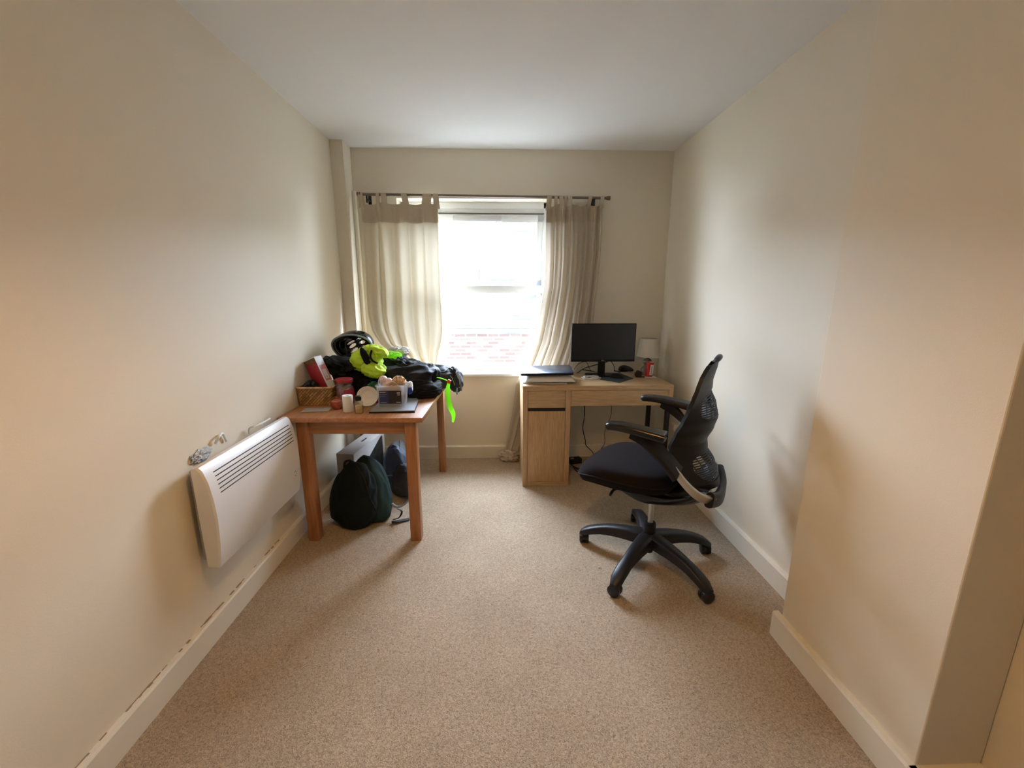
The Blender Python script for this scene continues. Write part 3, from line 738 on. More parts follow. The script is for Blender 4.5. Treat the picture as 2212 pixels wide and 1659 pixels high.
bm = B(); sweep(bm, pts, rrect(0.018, 0.034, 0.015, 4)); link('rear_yoke', bm, M['black'], ch, smooth=60)
pts = smooth_path([cp(-0.20, 0.272, 0.50), cp(-0.11, 0.296, 0.49), cp(0, 0.302, 0.487), cp(0.11, 0.296, 0.49), cp(0.20, 0.272, 0.50)], 5)

# ------------------------------------------------------------------ curtain pole and curtains
RY = 3.306
pa = at(779, 419.5, y=RY); pb = at(1311, 428, y=RY)
pole = thing('curtain_pole', ((pa.x + pb.x) / 2, RY, (pa.z + pb.z) / 2), 'thin bronze curtain pole spanning the window top', 'curtain pole')
bm = B(); tube(bm, [pa, pb], 0.0095, 14, 0); link('pole', bm, M['pole'], pole)
for e, sg in ((pa, -1), (pb, 1)):
    bm = B(); R = Matrix.Rotation(PI / 2, 4, 'Y')
    lathe(bm, [(0, -0.002), (0.013, -0.002), (0.015, 0.008), (0.0125, 0.012), (0.0155, 0.018), (0.015, 0.024), (0, 0.026)], e - Vector((0.002 if sg < 0 else 0, 0, 0)), 16, R if sg > 0 else Matrix.Rotation(-PI / 2, 4, 'Y')); link('finial', bm, M['pole'], pole)
for px, py in ((792, 421), (1284, 428)):
    c = at(px, py, y=RY)
    bm = B(); box(bm, (c.x - 0.005, RY - 0.008, c.z - 0.055), (c.x + 0.005, RY + 0.004, c.z - 0.004), 0.002); box(bm, (c.x - 0.005, RY, c.z - 0.034), (c.x + 0.005, YB, c.z - 0.024), 0.002); box(bm, (c.x - 0.012, YB - 0.006, c.z - 0.06), (c.x + 0.012, YB, c.z + 0.01), 0.002)
    link('bracket', bm, M['metalblack'], pole)

def lerp_rows(rows, v):
    """rows: [(v, left, right, y, yplane)] -> interpolated"""
    for a, b in zip(rows[:-1], rows[1:]):
        if v <= b[0]:
            t_ = (v - a[0]) / (b[0] - a[0]); t_ = t_ * 0.6 + 0.4 * t_ * t_ * (3 - 2 * t_)
            return [a[i] + (b[i] - a[i]) * t_ for i in range(1, len(a))]
    return list(rows[-1][1:])
def rows3d(rows):
    out = []
    for (pl_, pr_, py, Y) in rows:
        l = at(pl_, py, y=Y); r = at(pr_, py, y=Y)
        out.append((l.x, r.x, (l.z + r.z) / 2, Y))
    n = len(out)
    return [(i / (n - 1), *o) for i, o in enumerate(out)]
# left curtain
RL = rows3d([(778, 947, 437, RY), (783, 949, 500, RY - 0.004), (788, 951, 560, RY - 0.012), (791, 954, 620, RY - 0.025), (795, 958, 680, RY - 0.04), (803, 960, 715, RY - 0.055), (822, 955, 745, RY - 0.07), (850, 948, 765, RY - 0.08), (873, 944, 785, RY - 0.08), (893, 948, 800, RY - 0.075)])
def left_cloth(u, v, off=0.0):
    l, r, z, Y = lerp_rows(RL, v)
    g = 1 + 1.2 * max(0, v - 0.5)
    f = 0.014 * math.sin(u * 2 * PI * 5.2 + 0.8 + 0.7 * math.sin(v * 3)) + 0.008 * math.sin(u * 2 * PI * 9.1 + 2 + v * 2.2)
    f += 0.020 * noise.noise(Vector((u * 5 + v * 1.2, v * 2.6, 4.2)))
    bulge = 0.035 * math.sin(PI * min(1, max(0, (v - 0.35) / 0.6))) * math.sin(PI * u)
    crease = 0.045 * math.exp(-((u - 0.33 - 0.05 * v) / 0.05) ** 2) * min(1, 0.4 + v)
    amp = g * (0.55 + 0.45 * min(1, v * 3))
    x = l + (r - l) * (u + 0.018 * math.sin(u * 2 * PI * 5.2 + 2.2))
    wr = 0.022 * max(0, v - 0.6) / 0.4 * noise.noise(Vector((u * 7 - v * 6, v * 9, 1.3)))
    zz = z + 0.012 * math.sin(u * 9) * v + (-0.05 * v * v * (u - 0.35)) + wr
    zz += -0.016 * (1 - v) ** 8 * abs(math.sin(u * PI * 3.4 + 0.35)) 
    return Vector((x, Y - f * amp - bulge - crease + off, zz))
cl = thing('curtain', (-0.72, RY, 2.08), 'cream tab-top curtain lit from behind on the left of the window', 'curtain')
bm = B(); grid_surface(bm, left_cloth, 150, 110); link('cloth', bm, M['curtain'], cl, smooth=80)
bm = B()
def head_f(cloth):
    return lambda u, v: cloth(u, v * 0.072, -0.003)
grid_surface(bm, head_f(left_cloth), 110, 6); link('heading_band', bm, M['heading'], cl, smooth=80)
def tab(px, w, cloth, u, root, mm):
    c = at(px, 423, y=RY); zr = (pa.z + (pb.z - pa.z) * (c.x - pa.x) / (pb.x - pa.x))
    p0 = cloth(u, 0.0); bm = B(); pts = []
    pts.append(Vector((p0.x, p0.y + 0.001, p0.z - 0.03)))
    pts.append(Vector((p0.x * 0.7 + c.x * 0.3, (p0.y + RY - 0.011) / 2, p0.z + 0.006)))
    for k in range(7):
        a = PI + (-PI) * k / 6 + 0.0
        pts.append(Vector((c.x, RY + 0.0125 * math.cos(a), zr + 0.0125 * math.sin(a))))
    pts.append(Vector((p0.x * 0.7 + c.x * 0.3, (p0.y + 0.006 + RY + 0.011) / 2, p0.z + 0.006)))
    pts.append(Vector((p0.x, p0.y + 0.004, p0.z - 0.03)))
    rings = [[p + Vector((-w * (1.25 if i in (0, len(pts) - 1) else 1), 0, 0)), p + Vector((-w * 0.3, -0.0015 if i < 5 else 0.001, 0)), p + Vector((w * 0.4, 0.001, 0)), p + Vector((w * (1.25 if i in (0, len(pts) - 1) else 1), 0, 0))] for i, p in enumerate(pts)]
    ring_loft(bm, rings, closed=False, cap=False); link('tab', bm, mm, root, smooth=80)
for px, w, u in ((778, 0.020, 0.03), (816, 0.012, 0.235), (829, 0.019, 0.315), (873, 0.021, 0.57), (918, 0.018, 0.83), (927, 0.016, 0.88), (941, 0.020, 0.965)):
    tab(px, w, left_cloth, u, cl, M['heading'])
# right curtain
RR = rows3d([(1179, 1303, 440, RY), (1177, 1302, 500, RY), (1177, 1298, 560, RY - 0.004), (1175, 1291, 620, RY - 0.01), (1164, 1284, 680, RY - 0.018), (1150, 1276, 740, RY - 0.026), (1130, 1262, 790, RY - 0.018), (1113, 1245, 830, RY + 0.006), (1108, 1228, 880, RY + 0.02), (1097, 1205, 940, RY + 0.02), (1088, 1190, 975, RY + 0.01)])
def right_cloth(u, v, off=0.0):
    l, r, z, Y = lerp_rows(RR, v)
    pin = 1 - 0.55 * max(0, min(1, (v - 0.55) / 0.2))
    f = 0.017 * math.sin(u * 2 * PI * 7.3 + 1.0) + 0.010 * math.sin(u * 2 * PI * 12.7 + 2 + v * 1.5) + 0.016 * noise.noise(Vector((u * 6, v * 2.2, 9.2)))
    x = l + (r - l) * (u + 0.014 * math.sin(u * 2 * PI * 7.3 + 2.5))
    zz = z - 0.018 * (1 - v) ** 8 * abs(math.sin(u * PI * 4 + 0.3))
    return Vector((x, Y - f * pin + off, zz))
cr = thing('curtain', (0.62, RY, 2.07), 'beige tab-top curtain on the right of the window trailing behind the desk', 'curtain')
bm = B(); grid_surface(bm, right_cloth, 150, 110); link('cloth', bm, M['curtainR'], cr, smooth=80)
bm = B(); grid_surface(bm, lambda u, v: right_cloth(u, v * 0.06, -0.003), 110, 6); link('heading_band', bm, M['heading'], cr, smooth=80)
for px, w, u in ((1187, 0.018, 0.06), (1201, 0.012, 0.19), (1212, 0.016, 0.28), (1222, 0.012, 0.35), (1231, 0.016, 0.43), (1275, 0.013, 0.76), (1301, 0.014, 0.96)):
    tab(px, w, right_cloth, u, cr, M['heading'])
# crumpled hem lying on the carpet beside the desk
bm = B(); crumple(bm, (0.090, 3.315, 0.035), (0.085, 0.05, 0.05), 21, 0.45, 2.6, floor=0.004, sub=4); link('hem', bm, M['curtainR'], cr, smooth=60)

# ------------------------------------------------------------------ things on the pine table
def T(px, py, y): return at(px, py, y=y)
tz = TZ + 0.0015
# wicker basket: woven box tray
b0 = at(642, 877, z=tz); bx0 = b0.x; by0 = b0.y
bw, bd, bh = 0.205, 0.20, 0.105
def basket_ring(z, k, th=0):
    w = bw / 2 * k - th; d = bd / 2 * k - th
    return [Vector((bkx + a, bky + b, z)) for a, b in rrect(w, d, 0.02, 3)]
bkx, bky = bx0 + bw / 2 - 0.004, by0 + bd / 2 + 0.005
bm = B(); ring_loft(bm, [basket_ring(tz, 0.94), basket_ring(tz + bh * 0.5, 0.98), basket_ring(tz + bh, 1.02), basket_ring(tz + bh, 1.02, 0.006), basket_ring(tz + 0.01, 0.94, 0.006)])
bk_ = tag(link('wicker_basket', bm, M['weave'], org=(bkx, bky, tz)), 'woven bamboo basket at the left front of the table', 'basket')
bm = B(); r_ = basket_ring(tz + bh, 1.03); tube(bm, r_ + [r_[0]], 0.005, 8, 0); link('basket_rim', bm, M['straw'], bk_)
bm = B(); crumple(bm, (bkx - 0.045, bky - 0.01, tz + 0.088), (0.038, 0.055, 0.040), 31, 0.35, 2.5, sub=4); tag(link('folded_cloth', bm, M['darkgrey'], org=(bkx, bky, tz + 0.02)), 'dark grey cloth peeking out of the woven basket', 'cloth')
# red box standing tilted in the basket
pr_ = Matrix.Translation((bkx + 0.030, bky + 0.02, tz + 0.055)) @ Matrix.Rotation(math.radians(-17), 4, 'Z') @ Matrix.Rotation(math.radians(-24), 4, 'Y')
gb = thing('gift_box', (bkx, bky, tz + 0.02), 'red card box with white side standing tilted in the woven basket', 'box')
bm = B(); box(bm, (-0.042, -0.03, -0.02), (0.042, 0.03, 0.198), 0.001, pr_); link('box_body', bm, M['red'], gb)
bm = B(); box(bm, (-0.0425, -0.0305, 0.180), (0.0425, 0.0305, 0.213), 0.001, pr_); link('box_band', bm, M['brown'], gb)
bm = B(); box(bm, (0.0422, -0.031, 0.00), (0.044, 0.031, 0.214), 0.0005, pr_); box(bm, (-0.0425, -0.031, 0.2115), (0.044, 0.031, 0.215), 0.0005, pr_); link('box_side', bm, M['white'], gb)
bm = B(); box(bm, (0.0441, -0.022, 0.06), (0.0448, 0.026, 0.16), 0, pr_); link('box_panel', bm, M['pink'], gb, smooth=0)
bm = B(); box(bm, (0.0449, -0.014, 0.072), (0.0453, 0.016, 0.132), 0, pr_); link('price_sticker', bm, M['white'], gb, smooth=0)
bm = B(); o_ = pr_ @ Vector((0.0455, -0.004, 0.080)); text_bm(bm, '2', 0.016, o_, pr_.to_3x3() @ Vector((0, 1, 0)), pr_.to_3x3() @ Vector((0, 0, 1))); link('printed_number', bm, M['slot'], gb, smooth=0)
# cards lying in front of the basket
c = at(680, 888, z=tz); bm = B(); box(bm, (c.x - 0.068, c.y - 0.018, tz), (c.x + 0.075, c.y + 0.06, tz + 0.0025), 0, rotz(0.10, c)); tag(link('postcard', bm, M['card'], org=(c.x, c.y, tz)), 'pale card lying flat under the front of the woven basket', 'card')
# dried pomegranate
c = at(724, 886, z=tz); bm = B(); t_ = []
lathe(bm, [(0, 0), (0.018, 0.002), (0.030, 0.014), (0.034, 0.030), (0.029, 0.046), (0.014, 0.055), (0.007, 0.057), (0.009, 0.068), (0.006, 0.067), (0.0, 0.060)], (c.x, c.y + 0.03, tz), 28)
for v in bm.verts: v.co += noise.noise_vector(v.co * 40) * 0.003
tag(link('pomegranate', bm, M['pomegranate'], org=(c.x, c.y + 0.03, tz)), 'round red-brown pomegranate near the front edge of the table', 'fruit')
# jar of nuts with red lid
c = at(741, 878, z=tz); c.y += 0.05; c.x -= 0.0
jr = thing('snack_jar', (c.x, c.y, tz), 'tall clear jar of mixed nuts with red lid beside the basket', 'jar')
bm = B(); lathe(bm, [(0, 0), (0.045, 0), (0.049, 0.006), (0.050, 0.115), (0.047, 0.128), (0.044, 0.133), (0, 0.133)], (c.x, c.y, tz), 36); link('jar_body', bm, M['clear'], jr, smooth=50)
bm = B(); lathe(bm, [(0, 0.002), (0.043, 0.002), (0.047, 0.008), (0.0475, 0.105), (0.0, 0.110)], (c.x, c.y, tz), 36)
for v in bm.verts: v.co.z += 0.004 * noise.noise(v.co * 90)
o = link('nuts', bm, M['nuts'], jr, smooth=50)
bm = B(); lathe(bm, [(0, 0.132), (0.047, 0.132), (0.049, 0.136), (0.049, 0.150), (0.046, 0.154), (0, 0.154)], (c.x, c.y, tz), 36); link('jar_lid', bm, M['red'], jr)
bm = B()
rings = [[Vector((c.x + 0.0508 * math.cos(a), c.y + 0.0508 * math.sin(a), z)) for a in [(-0.42 + 0.46 * k / 10) * PI for k in range(11)]] for z in (tz + 0.035, tz + 0.095)]
ring_loft(bm, rings, closed=False, cap=False); solidify(bm, 0.0006); link('jar_label', bm, M['red'], jr)
# kitchen roll
c = at(750, 891, z=tz); c.y += 0.022
bm = B(); lathe(bm, [(0.010, 0.002), (0.026, 0), (0.0275, 0.003), (0.0275, 0.088), (0.026, 0.091), (0.011, 0.090), (0.010, 0.088), (0.010, 0.002)], (c.x, c.y, tz), 32, cap=False)
tag(link('toilet_roll', bm, M['white'], org=(c.x, c.y, tz)), 'white upright paper roll beside the round-shouldered bottle', 'paper roll')
# small bottle
c = at(774, 894, z=tz); c.y += 0.018
bt = thing('glass_bottle', (c.x, c.y, tz), 'small square clear bottle of amber liquid with a black cap', 'bottle')
bm = B(); ring_loft(bm, [[Vector((c.x + a * k, c.y + b * k, tz + z)) for a, b in rrect(0.022, 0.014, 0.006, 3)] for k, z in ((0.9, 0), (1, 0.004), (1, 0.058), (0.75, 0.068), (0.4, 0.071))]); link('bottle_body', bm, M['clear'], bt)
bm = B(); ring_loft(bm, [[Vector((c.x + a * k, c.y + b * k, tz + z)) for a, b in rrect(0.018, 0.011, 0.005, 3)] for k, z in ((0.9, 0.003), (1, 0.006), (1, 0.044), (0.5, 0.046))]); link('liquid', bm, M['juice'], bt)
bm = B(); lathe(bm, [(0, 0.071), (0.014, 0.071), (0.0165, 0.075), (0.0165, 0.092), (0.014, 0.095), (0, 0.095)], (c.x, c.y, tz), 20); link('cap', bm, M['black'], bt)
# white ceramic bowl lying on its side
c = at(795, 880, z=tz); c.y += 0.025
bm = B(); R = Matrix.Rotation(math.radians(62), 4, 'X') @ Matrix.Rotation(math.radians(10), 4, 'Y')
lathe(bm, [(0, 0.0), (0.02, 0.0), (0.040, 0.010), (0.054, 0.030), (0.058, 0.040), (0.055, 0.040), (0.038, 0.014), (0.0, 0.006)], (c.x, c.y - 0.01, tz + 0.052), 36, R)
tag(link('bowl', bm, M['offwhite'], org=(c.x, c.y, tz)), 'round white bowl propped on its side behind the small bottle', 'bowl')
# grey folder under the tub
c = at(848, 878, z=tz)
fo = thing('folder', (c.x, c.y, tz), 'grey zip folder with black edge lying flat under the plastic tub', 'folder')
q = [at(797, 893, z=tz), at(896, 891, z=tz), at(905, 868, z=tz), at(897, 855, z=tz), at(830, 858, z=tz)]
def slab(bm, pts, z0, z1, wob=0.0):
    rr = []
    for z in (z0, z1): rr.append([Vector((p.x, p.y, z)) for p in pts])
    ring_loft(bm, rr)
bm = B(); slab(bm, q, tz, tz + 0.006); link('folder_edge', bm, M['black'], fo)
cc = sum(q, Vector()) / 5
bm = B(); slab(bm, [cc + (p - cc) * 0.965 for p in q], tz + 0.006, tz + 0.010); link('folder_cover', bm, M['slate'], fo)
# plastic tub
c = at(846, 878, z=tz + 0.01); c.y += 0.042; zt_ = tz + 0.0105
tu = thing('plastic_tub', (c.x, c.y, zt_), 'open clear plastic tub with a black and navy label full of decorations', 'tub')
def tubr(k, z, th=0): return [Vector((c.x + a * k, c.y + b * k, zt_ + z)) for a, b in rrect(0.080 - th, 0.052 - th, 0.010, 3)]
bm = B(); ring_loft(bm, [tubr(0.88, 0), tubr(0.94, 0.06), tubr(1.0, 0.115), tubr(1.05, 0.116), tubr(1.05, 0.122), tubr(1.0, 0.122, 0.002), tubr(0.93, 0.06, 0.002), tubr(0.86, 0.003, 0.002)]); link('tub_body', bm, M['tub'], tu)
bm = B(); box(bm, (c.x - 0.062, c.y - 0.0515, zt_ + 0.018), (c.x + 0.060, c.y - 0.0505, zt_ + 0.092)); lb = link('tub_label', bm, M['blacklabel'], tu, smooth=0)
bm = B(); box(bm, (c.x - 0.062, c.y - 0.0522, zt_ + 0.018), (c.x - 0.012, c.y - 0.0516, zt_ + 0.092)); link('navy_panel', bm, M['navy'], lb, smooth=0)
for (x0, z0, w, h) in ((-0.058, 0.082, 0.032, 0.005), (-0.058, 0.072, 0.038, 0.0015), (-0.058, 0.062, 0.030, 0.0015), (0.036, 0.076, 0.018, 0.009), (0.038, 0.066, 0.016, 0.005), (0.030, 0.024, 0.026, 0.004), (-0.058, 0.024, 0.034, 0.002)):
    bm = B(); box(bm, (c.x + x0, c.y - 0.0530, zt_ + z0), (c.x + x0 + w, c.y - 0.0524, zt_ + z0 + h)); link('label_print', bm, M['card'], lb, smooth=0)
# contents of the tub
def deco(name, p, r, m, label, cat, kind=0, seed=0):
    bm = B(); ball(bm, p, r, 4)
    for v in bm.verts:
        n_ = (v.co - Vector(p)).normalized()
        if kind == 1: v.co += n_ * r * 0.22 * (1 - 2 * abs(noise.noise(n_ * 3.2 + Vector((seed, 2, 3)))) * 1.3)
    o = tag(link(name, bm, m, org=p), label, cat); return o
sb = deco('rattan_ball', (c.x + 0.038, c.y + 0.005, zt_ + 0.128), 0.034, M['straw'], 'large straw coloured rattan ball on top of the plastic tub', 'ornament', 1, 3)
bm = B()
for k in range(9):
    a_ = random.uniform(0, PI); b__ = random.uniform(0, PI); n1 = Vector((math.sin(a_) * math.cos(b__), math.sin(a_) * math.sin(b__), math.cos(a_))); u1 = n1.orthogonal().normalized(); v1 = n1.cross(u1)
    cc_ = Vector((c.x + 0.038, c.y + 0.005, zt_ + 0.128))
    sweep(bm, [cc_ + (u1 * math.cos(t) + v1 * math.sin(t)) * 0.0395 for t in [2 * PI * i / 20 for i in range(16)]], [(0.003, 0), (0, 0.001), (-0.003, 0), (0, -0.001)])
link('rattan_strip', bm, M['straw'], sb)
deco('bauble', (c.x - 0.030, c.y - 0.012, zt_ + 0.108), 0.026, M['skinball'], 'tan glossy ball in the front of the plastic tub', 'ornament')
deco('bauble', (c.x + 0.010, c.y - 0.022, zt_ + 0.100), 0.022, M['straw'], 'brown ball at the middle front of the plastic tub', 'ornament')
deco('bauble', (c.x - 0.022, c.y + 0.018, zt_ + 0.128), 0.024, M['pinkwhite'], 'pale pink ball behind the tan ball in the tub', 'ornament')
deco('bauble', (c.x - 0.055, c.y + 0.025, zt_ + 0.140), 0.024, M['pinkwhite'], 'cream ball highest on the left side of the tub', 'ornament')
for k, (dx, dz) in enumerate(((-0.045, 0.035), (-0.012, 0.03), (0.024, 0.03), (0.048, 0.045), (-0.035, 0.07), (0.0, 0.068), (0.04, 0.085))):
    deco('wooden_ball', (c.x + dx, c.y + 0.005 * (k % 3), zt_ + dz), 0.021, M['skinball' if k % 2 else 'straw'], 'small ball seen through the wall of the plastic tub', 'ornament')['group'] = 'balls inside the plastic tub'
bm = B(); tube(bm, [(c.x - 0.068, c.y - 0.03, zt_ + 0.11), (c.x - 0.070, c.y - 0.02, zt_ + 0.145), (c.x - 0.055, c.y - 0.01, zt_ + 0.165), (c.x - 0.045, c.y, zt_ + 0.145), (c.x - 0.052, c.y, zt_ + 0.115)], 0.0018, 6); tube(bm, [(c.x - 0.03, c.y - 0.03, zt_ + 0.118), (c.x + 0.01, c.y - 0.04, zt_ + 0.142), (c.x + 0.05, c.y - 0.03, zt_ + 0.112)], 0.003, 6); tag(link('ribbon', bm, M['pinkwhite'], org=(c.x - 0.05, c.y, zt_ + 0.11)), 'pale curly ribbon sticking out of the plastic tub', 'ribbon')
# blue and white wrapper squeezed against the tub's right side
w_ = at(886, 838, y=c.y + 0.03); bm = B(); crumple(bm, (w_.x, c.y + 0.035, w_.z), (0.013, 0.03, 0.034), 41, 0.3, 2.0, sub=4); wr = tag(link('wrapper', bm, M['white'], org=w_), 'white and blue crumpled wrapper against the right side of the tub', 'wrapper')
w_ = at(883, 845, y=c.y - 0.01); bm = B(); crumple(bm, (w_.x + 0.004, c.y + 0.005, w_.z), (0.011, 0.016, 0.017), 42, 0.5, 3.0, sub=4); link('blue_print', bm, mat('royal blue foil', (0.02, 0.06, 0.35), 0.35), wr)
# potted plant
c = at(823, 862, y=2.43); c.z = tz
pp_ = thing('potted_plant', (c.x - 0.005, c.y, tz), 'small bushy green plant in a red pot behind the plastic tub', 'plant')
bm = B(); lathe(bm, [(0, 0), (0.020, 0), (0.027, 0.045), (0.029, 0.046), (0.029, 0.055), (0.0, 0.052)], (c.x - 0.012, c.y, tz), 24); link('pot', bm, M['red'], pp_)
bm = B(); lathe(bm, [(0.0262, 0.040), (0.0300, 0.041), (0.0305, 0.056), (0.0275, 0.057)], (c.x - 0.012, c.y, tz), 24, cap=False); link('pot_rim', bm, M['white'], pp_)
bm = B(); rnd = random.Random(3)
for k in range(150):
    a_ = rnd.uniform(0, 2 * PI); e_ = rnd.uniform(-0.4, 1.4); r1 = rnd.uniform(0.020, 0.050)
    p0 = Vector((c.x - 0.016 + r1 * math.cos(a_) * math.cos(e_ * 0.9), c.y + r1 * math.sin(a_) * math.cos(e_ * 0.9), tz + 0.088 + 0.036 * math.sin(e_)))
    d_ = Vector((math.cos(a_), math.sin(a_), rnd.uniform(-0.3, 0.6))).normalized(); s_ = d_.orthogonal().normalized()
    w = rnd.uniform(0.004, 0.007); l = rnd.uniform(0.012, 0.02)
    vs = [bm.verts.new(p0), bm.verts.new(p0 + d_ * l * .5 + s_ * w), bm.verts.new(p0 + d_ * l + Vector((0, 0, -.002))), bm.verts.new(p0 + d_ * l * .5 - s_ * w)]
    bm.faces.new(vs)
ball(bm, (c.x - 0.016, c.y, tz + 0.088), 0.028, 3)
o = link('foliage', bm, M['leaf'], pp_, smooth=0)

# ------------------------------------------------------------------ heap of clothes
def heap(name, m, label, cat, parts, org):
    bm = B()
    for p in parts: crumple(bm, floor=tz, **p)
    o = link(name, bm, m, org=org, smooth=70); return tag(o, label, cat)
g1 = at(765, 812, y=2.66)
jk = heap('black_jacket', M['blackcloth'], 'black jacket bundled below the helmet at the left of the heap', 'jacket', [
    dict(c=(g1.x + 0.02, 2.72, g1.z), rad=(0.160, 0.13, 0.140), seed=1, amp=0.20, freq=1.6),
    ], (g1.x, 2.70, tz))
g_ = at(725, 790, y=2.60); bm = B(); crumple(bm, (g_.x + 0.03, 2.62, g_.z - 0.005), (0.115, 0.09, 0.06), 12, 0.28, 1.7, rot=0.2, tilt=0.25, floor=tz); link('hood', bm, M['blacknylon'], jk, smooth=70)
g_ = at(790, 845, y=2.50); bm = B(); crumple(bm, (g_.x - 0.01, 2.60, tz + 0.050), (0.075, 0.08, 0.07), 14, 0.25, 2.4, floor=tz); link('sleeve', bm, M['blackcloth'], jk, smooth=70)
g2 = at(880, 815, y=2.68)
bg_ = heap('black_backpack', M['blacknylon'], 'black backpack lying on the middle right of the table', 'backpack', [
    dict(c=(g2.x + 0.01, 2.68, tz + 0.085), rad=(0.19, 0.16, 0.11), seed=8, amp=0.16, freq=1.8, power=2.8, rot=-0.1)], (g2.x, 2.68, tz))
g_ = at(905, 835, y=2.52); bm = B(); crumple(bm, (g_.x - 0.005, 2.60, tz + 0.045), (0.125, 0.12, 0.048), 18, 0.12, 1.8, floor=tz, power=3.2); link('front_pocket', bm, M['blackcloth'], bg_, smooth=70)
g_ = at(875, 792, y=2.72); bm = B(); crumple(bm, (g_.x - 0.02, 2.76, g_.z - 0.02), (0.145, 0.11, 0.075), 19, 0.32, 2.4, rot=-0.2, tilt=0.2, floor=tz); link('top_flap', bm, M['blacknylon'], bg_, smooth=70)
bm = B(); zp = onto(bvh(bg_, *bg_.children), [(852, 836), (862, 831), (875, 826), (890, 822), (905, 821), (920, 823), (936, 829)], 0.001); tube(bm, zp, 0.003, 8, 3); link('zip', bm, M['darkgrey'], bg_)
g3 = at(955, 805, y=2.86)
jj = heap('rain_jacket', M['darkgrey'], 'dark grey rain jacket with pale piping hanging over the far table corner', 'jacket', [
    dict(c=(g3.x - 0.02, 2.88, tz + 0.062), rad=(0.155, 0.14, 0.085), seed=24, amp=0.16, freq=1.4, rot=-0.2),
    ], (g3.x - 0.04, 2.88, tz))
g_ = at(982, 815, y=2.82); bm = B(); crumple(bm, (g_.x, 2.84, g_.z - 0.02), (0.045, 0.07, 0.085), 26, 0.20, 1.5, tilt=-0.25); link('sleeve', bm, M['darkgrey'], jj, smooth=70)
tr_ = bvh(jj, *[o_ for o_ in jj.children])
for pts in ([(926, 786), (940, 783), (955, 782), (968, 787), (978, 794), (986, 804), (991, 815), (993, 828), (992, 838)], [(940, 804), (952, 803), (962, 801), (970, 794), (978, 798), (985, 806), (990, 818)], [(945, 809), (955, 807), (965, 807), (973, 812), (978, 820), (982, 832)]):
    q_ = onto(tr_, pts, 0.001)
    if len(q_) > 2: bm = B(); tube(bm, q_, 0.0022, 6, 4); link('piping', bm, M['piping'], jj)
bm = B(); p_ = at(987, 838, y=2.77); tube(bm, [p_, p_ - Vector((0.002, 0, 0.02)), p_ - Vector((0.0, 0, 0.045))], 0.006, 8); link('zip_pull', bm, mat('pale blue cord', (0.15, 0.35, 0.45), 0.5), jj)
# hi-vis jacket draped over the heap
g4 = at(797, 775, y=2.62)
hv = heap('high_visibility_vest', M['hivis'], 'bright yellow high visibility vest crumpled on top of the black clothes', 'vest', [
    dict(c=(g4.x - 0.005, 2.60, g4.z - 0.0), rad=(0.090, 0.07, 0.072), seed=33, amp=0.26, freq=1.5, rot=0.1)], (g4.x, 2.60, g4.z - 0.08))
g_ = at(812, 762, y=2.60); bm = B(); crumple(bm, (g_.x, 2.60, g_.z + 0.002), (0.068, 0.06, 0.042), 35, 0.24, 1.5, tilt=0.25); link('collar', bm, M['hivis'], hv, smooth=70)
g_ = at(803, 799, y=2.53); bm = B(); crumple(bm, (g_.x, 2.555, g_.z), (0.070, 0.06, 0.048), 37, 0.26, 1.6, tilt=0.3); link('hem', bm, M['hivis'], hv, smooth=70)
g_ = at(790, 770, y=2.53); bm = B(); crumple(bm, (g_.x, 2.52, g_.z), (0.018, 0.02, 0.055), 38, 0.28, 1.6, tilt=-0.35, sub=4); gl = tag(link('glove', bm, M['blackcloth'], org=(g_.x, 2.52, g_.z - .05)), 'black glove lying across the yellow high visibility vest', 'glove')
bm = B(); tube(bm, [at(803, 757, y=2.54), at(800, 770, y=2.52), at(806, 780, y=2.515), at(816, 785, y=2.52)], 0.006, 8); tag(link('strap', bm, M['blackcloth'], org=at(803, 780, y=2.54)), 'thin black strap curling over the yellow vest', 'strap')
g_ = at(848, 770, y=2.76); bm = B(); crumple(bm, (g_.x, 2.78, g_.z), (0.055, 0.05, 0.026), 51, 0.28, 2.0, tilt=0.1); tag(link('green_sleeve', bm, M['neon'], org=(g_.x, 2.78, g_.z - .03)), 'neon green garment showing behind the yellow vest', 'garment')
g_ = at(857, 760, y=2.86); bm = B(); crumple(bm, (g_.x, 2.89, g_.z - 0.008), (0.07, 0.05, 0.035), 53, 0.35, 2.6); tag(link('plastic_bag', bm, M['offwhite'], org=(g_.x, 2.89, g_.z - .04)), 'crumpled whitish plastic bag against the cream curtain', 'bag')
# helmet lying on its side, inside facing the room
hc = at(764, 750, y=2.80); Rh = Matrix.Rotation(math.radians(-12), 3, 'Z') @ Matrix.Rotation(math.radians(-58), 3, 'X') @ Matrix.Rotation(math.radians(70), 3, 'Z')
hm = thing('bicycle_helmet', (hc.x, hc.y, hc.z - 0.1), 'black bicycle helmet with air vents lying on its side on the heap', 'helmet')
bm = B(); NU, NV = 96, 30; grid = {}
def hpt(i, j):
    a = 2 * PI * i / NU; e = (PI / 2) * j / NV
    rx, ry, rz = 0.120, 0.150, 0.130
    ce, se = math.cos(e), math.sin(e)
    return hc + Rh @ Vector((rx * ce * math.cos(a), ry * ce * math.sin(a), rz * se - 0.02 - 0.012 * math.cos(2 * a) * ce))
def vent(i, j):
    a = 2 * PI * i / NU; e = (PI / 2) * j / NV
    x, y = math.cos(e) * math.cos(a), math.cos(e) * math.sin(a)
    for k in range(-2, 3):
        for y0 in (-0.62, -0.05, 0.5):
            xx = k * 0.30 * (1 - 0.25 * abs(y0))
            if abs((x - xx) / 0.085) ** 2 + abs((y - y0) / 0.20) ** 2 < 1: return True
    return False
top = None
for j in range(NV + 1):
    for i in range(NU):
        if j == NV:
            top = top or bm.verts.new(hpt(0, NV)); grid[i, j] = top
        else: grid[i, j] = bm.verts.new(hpt(i, j))
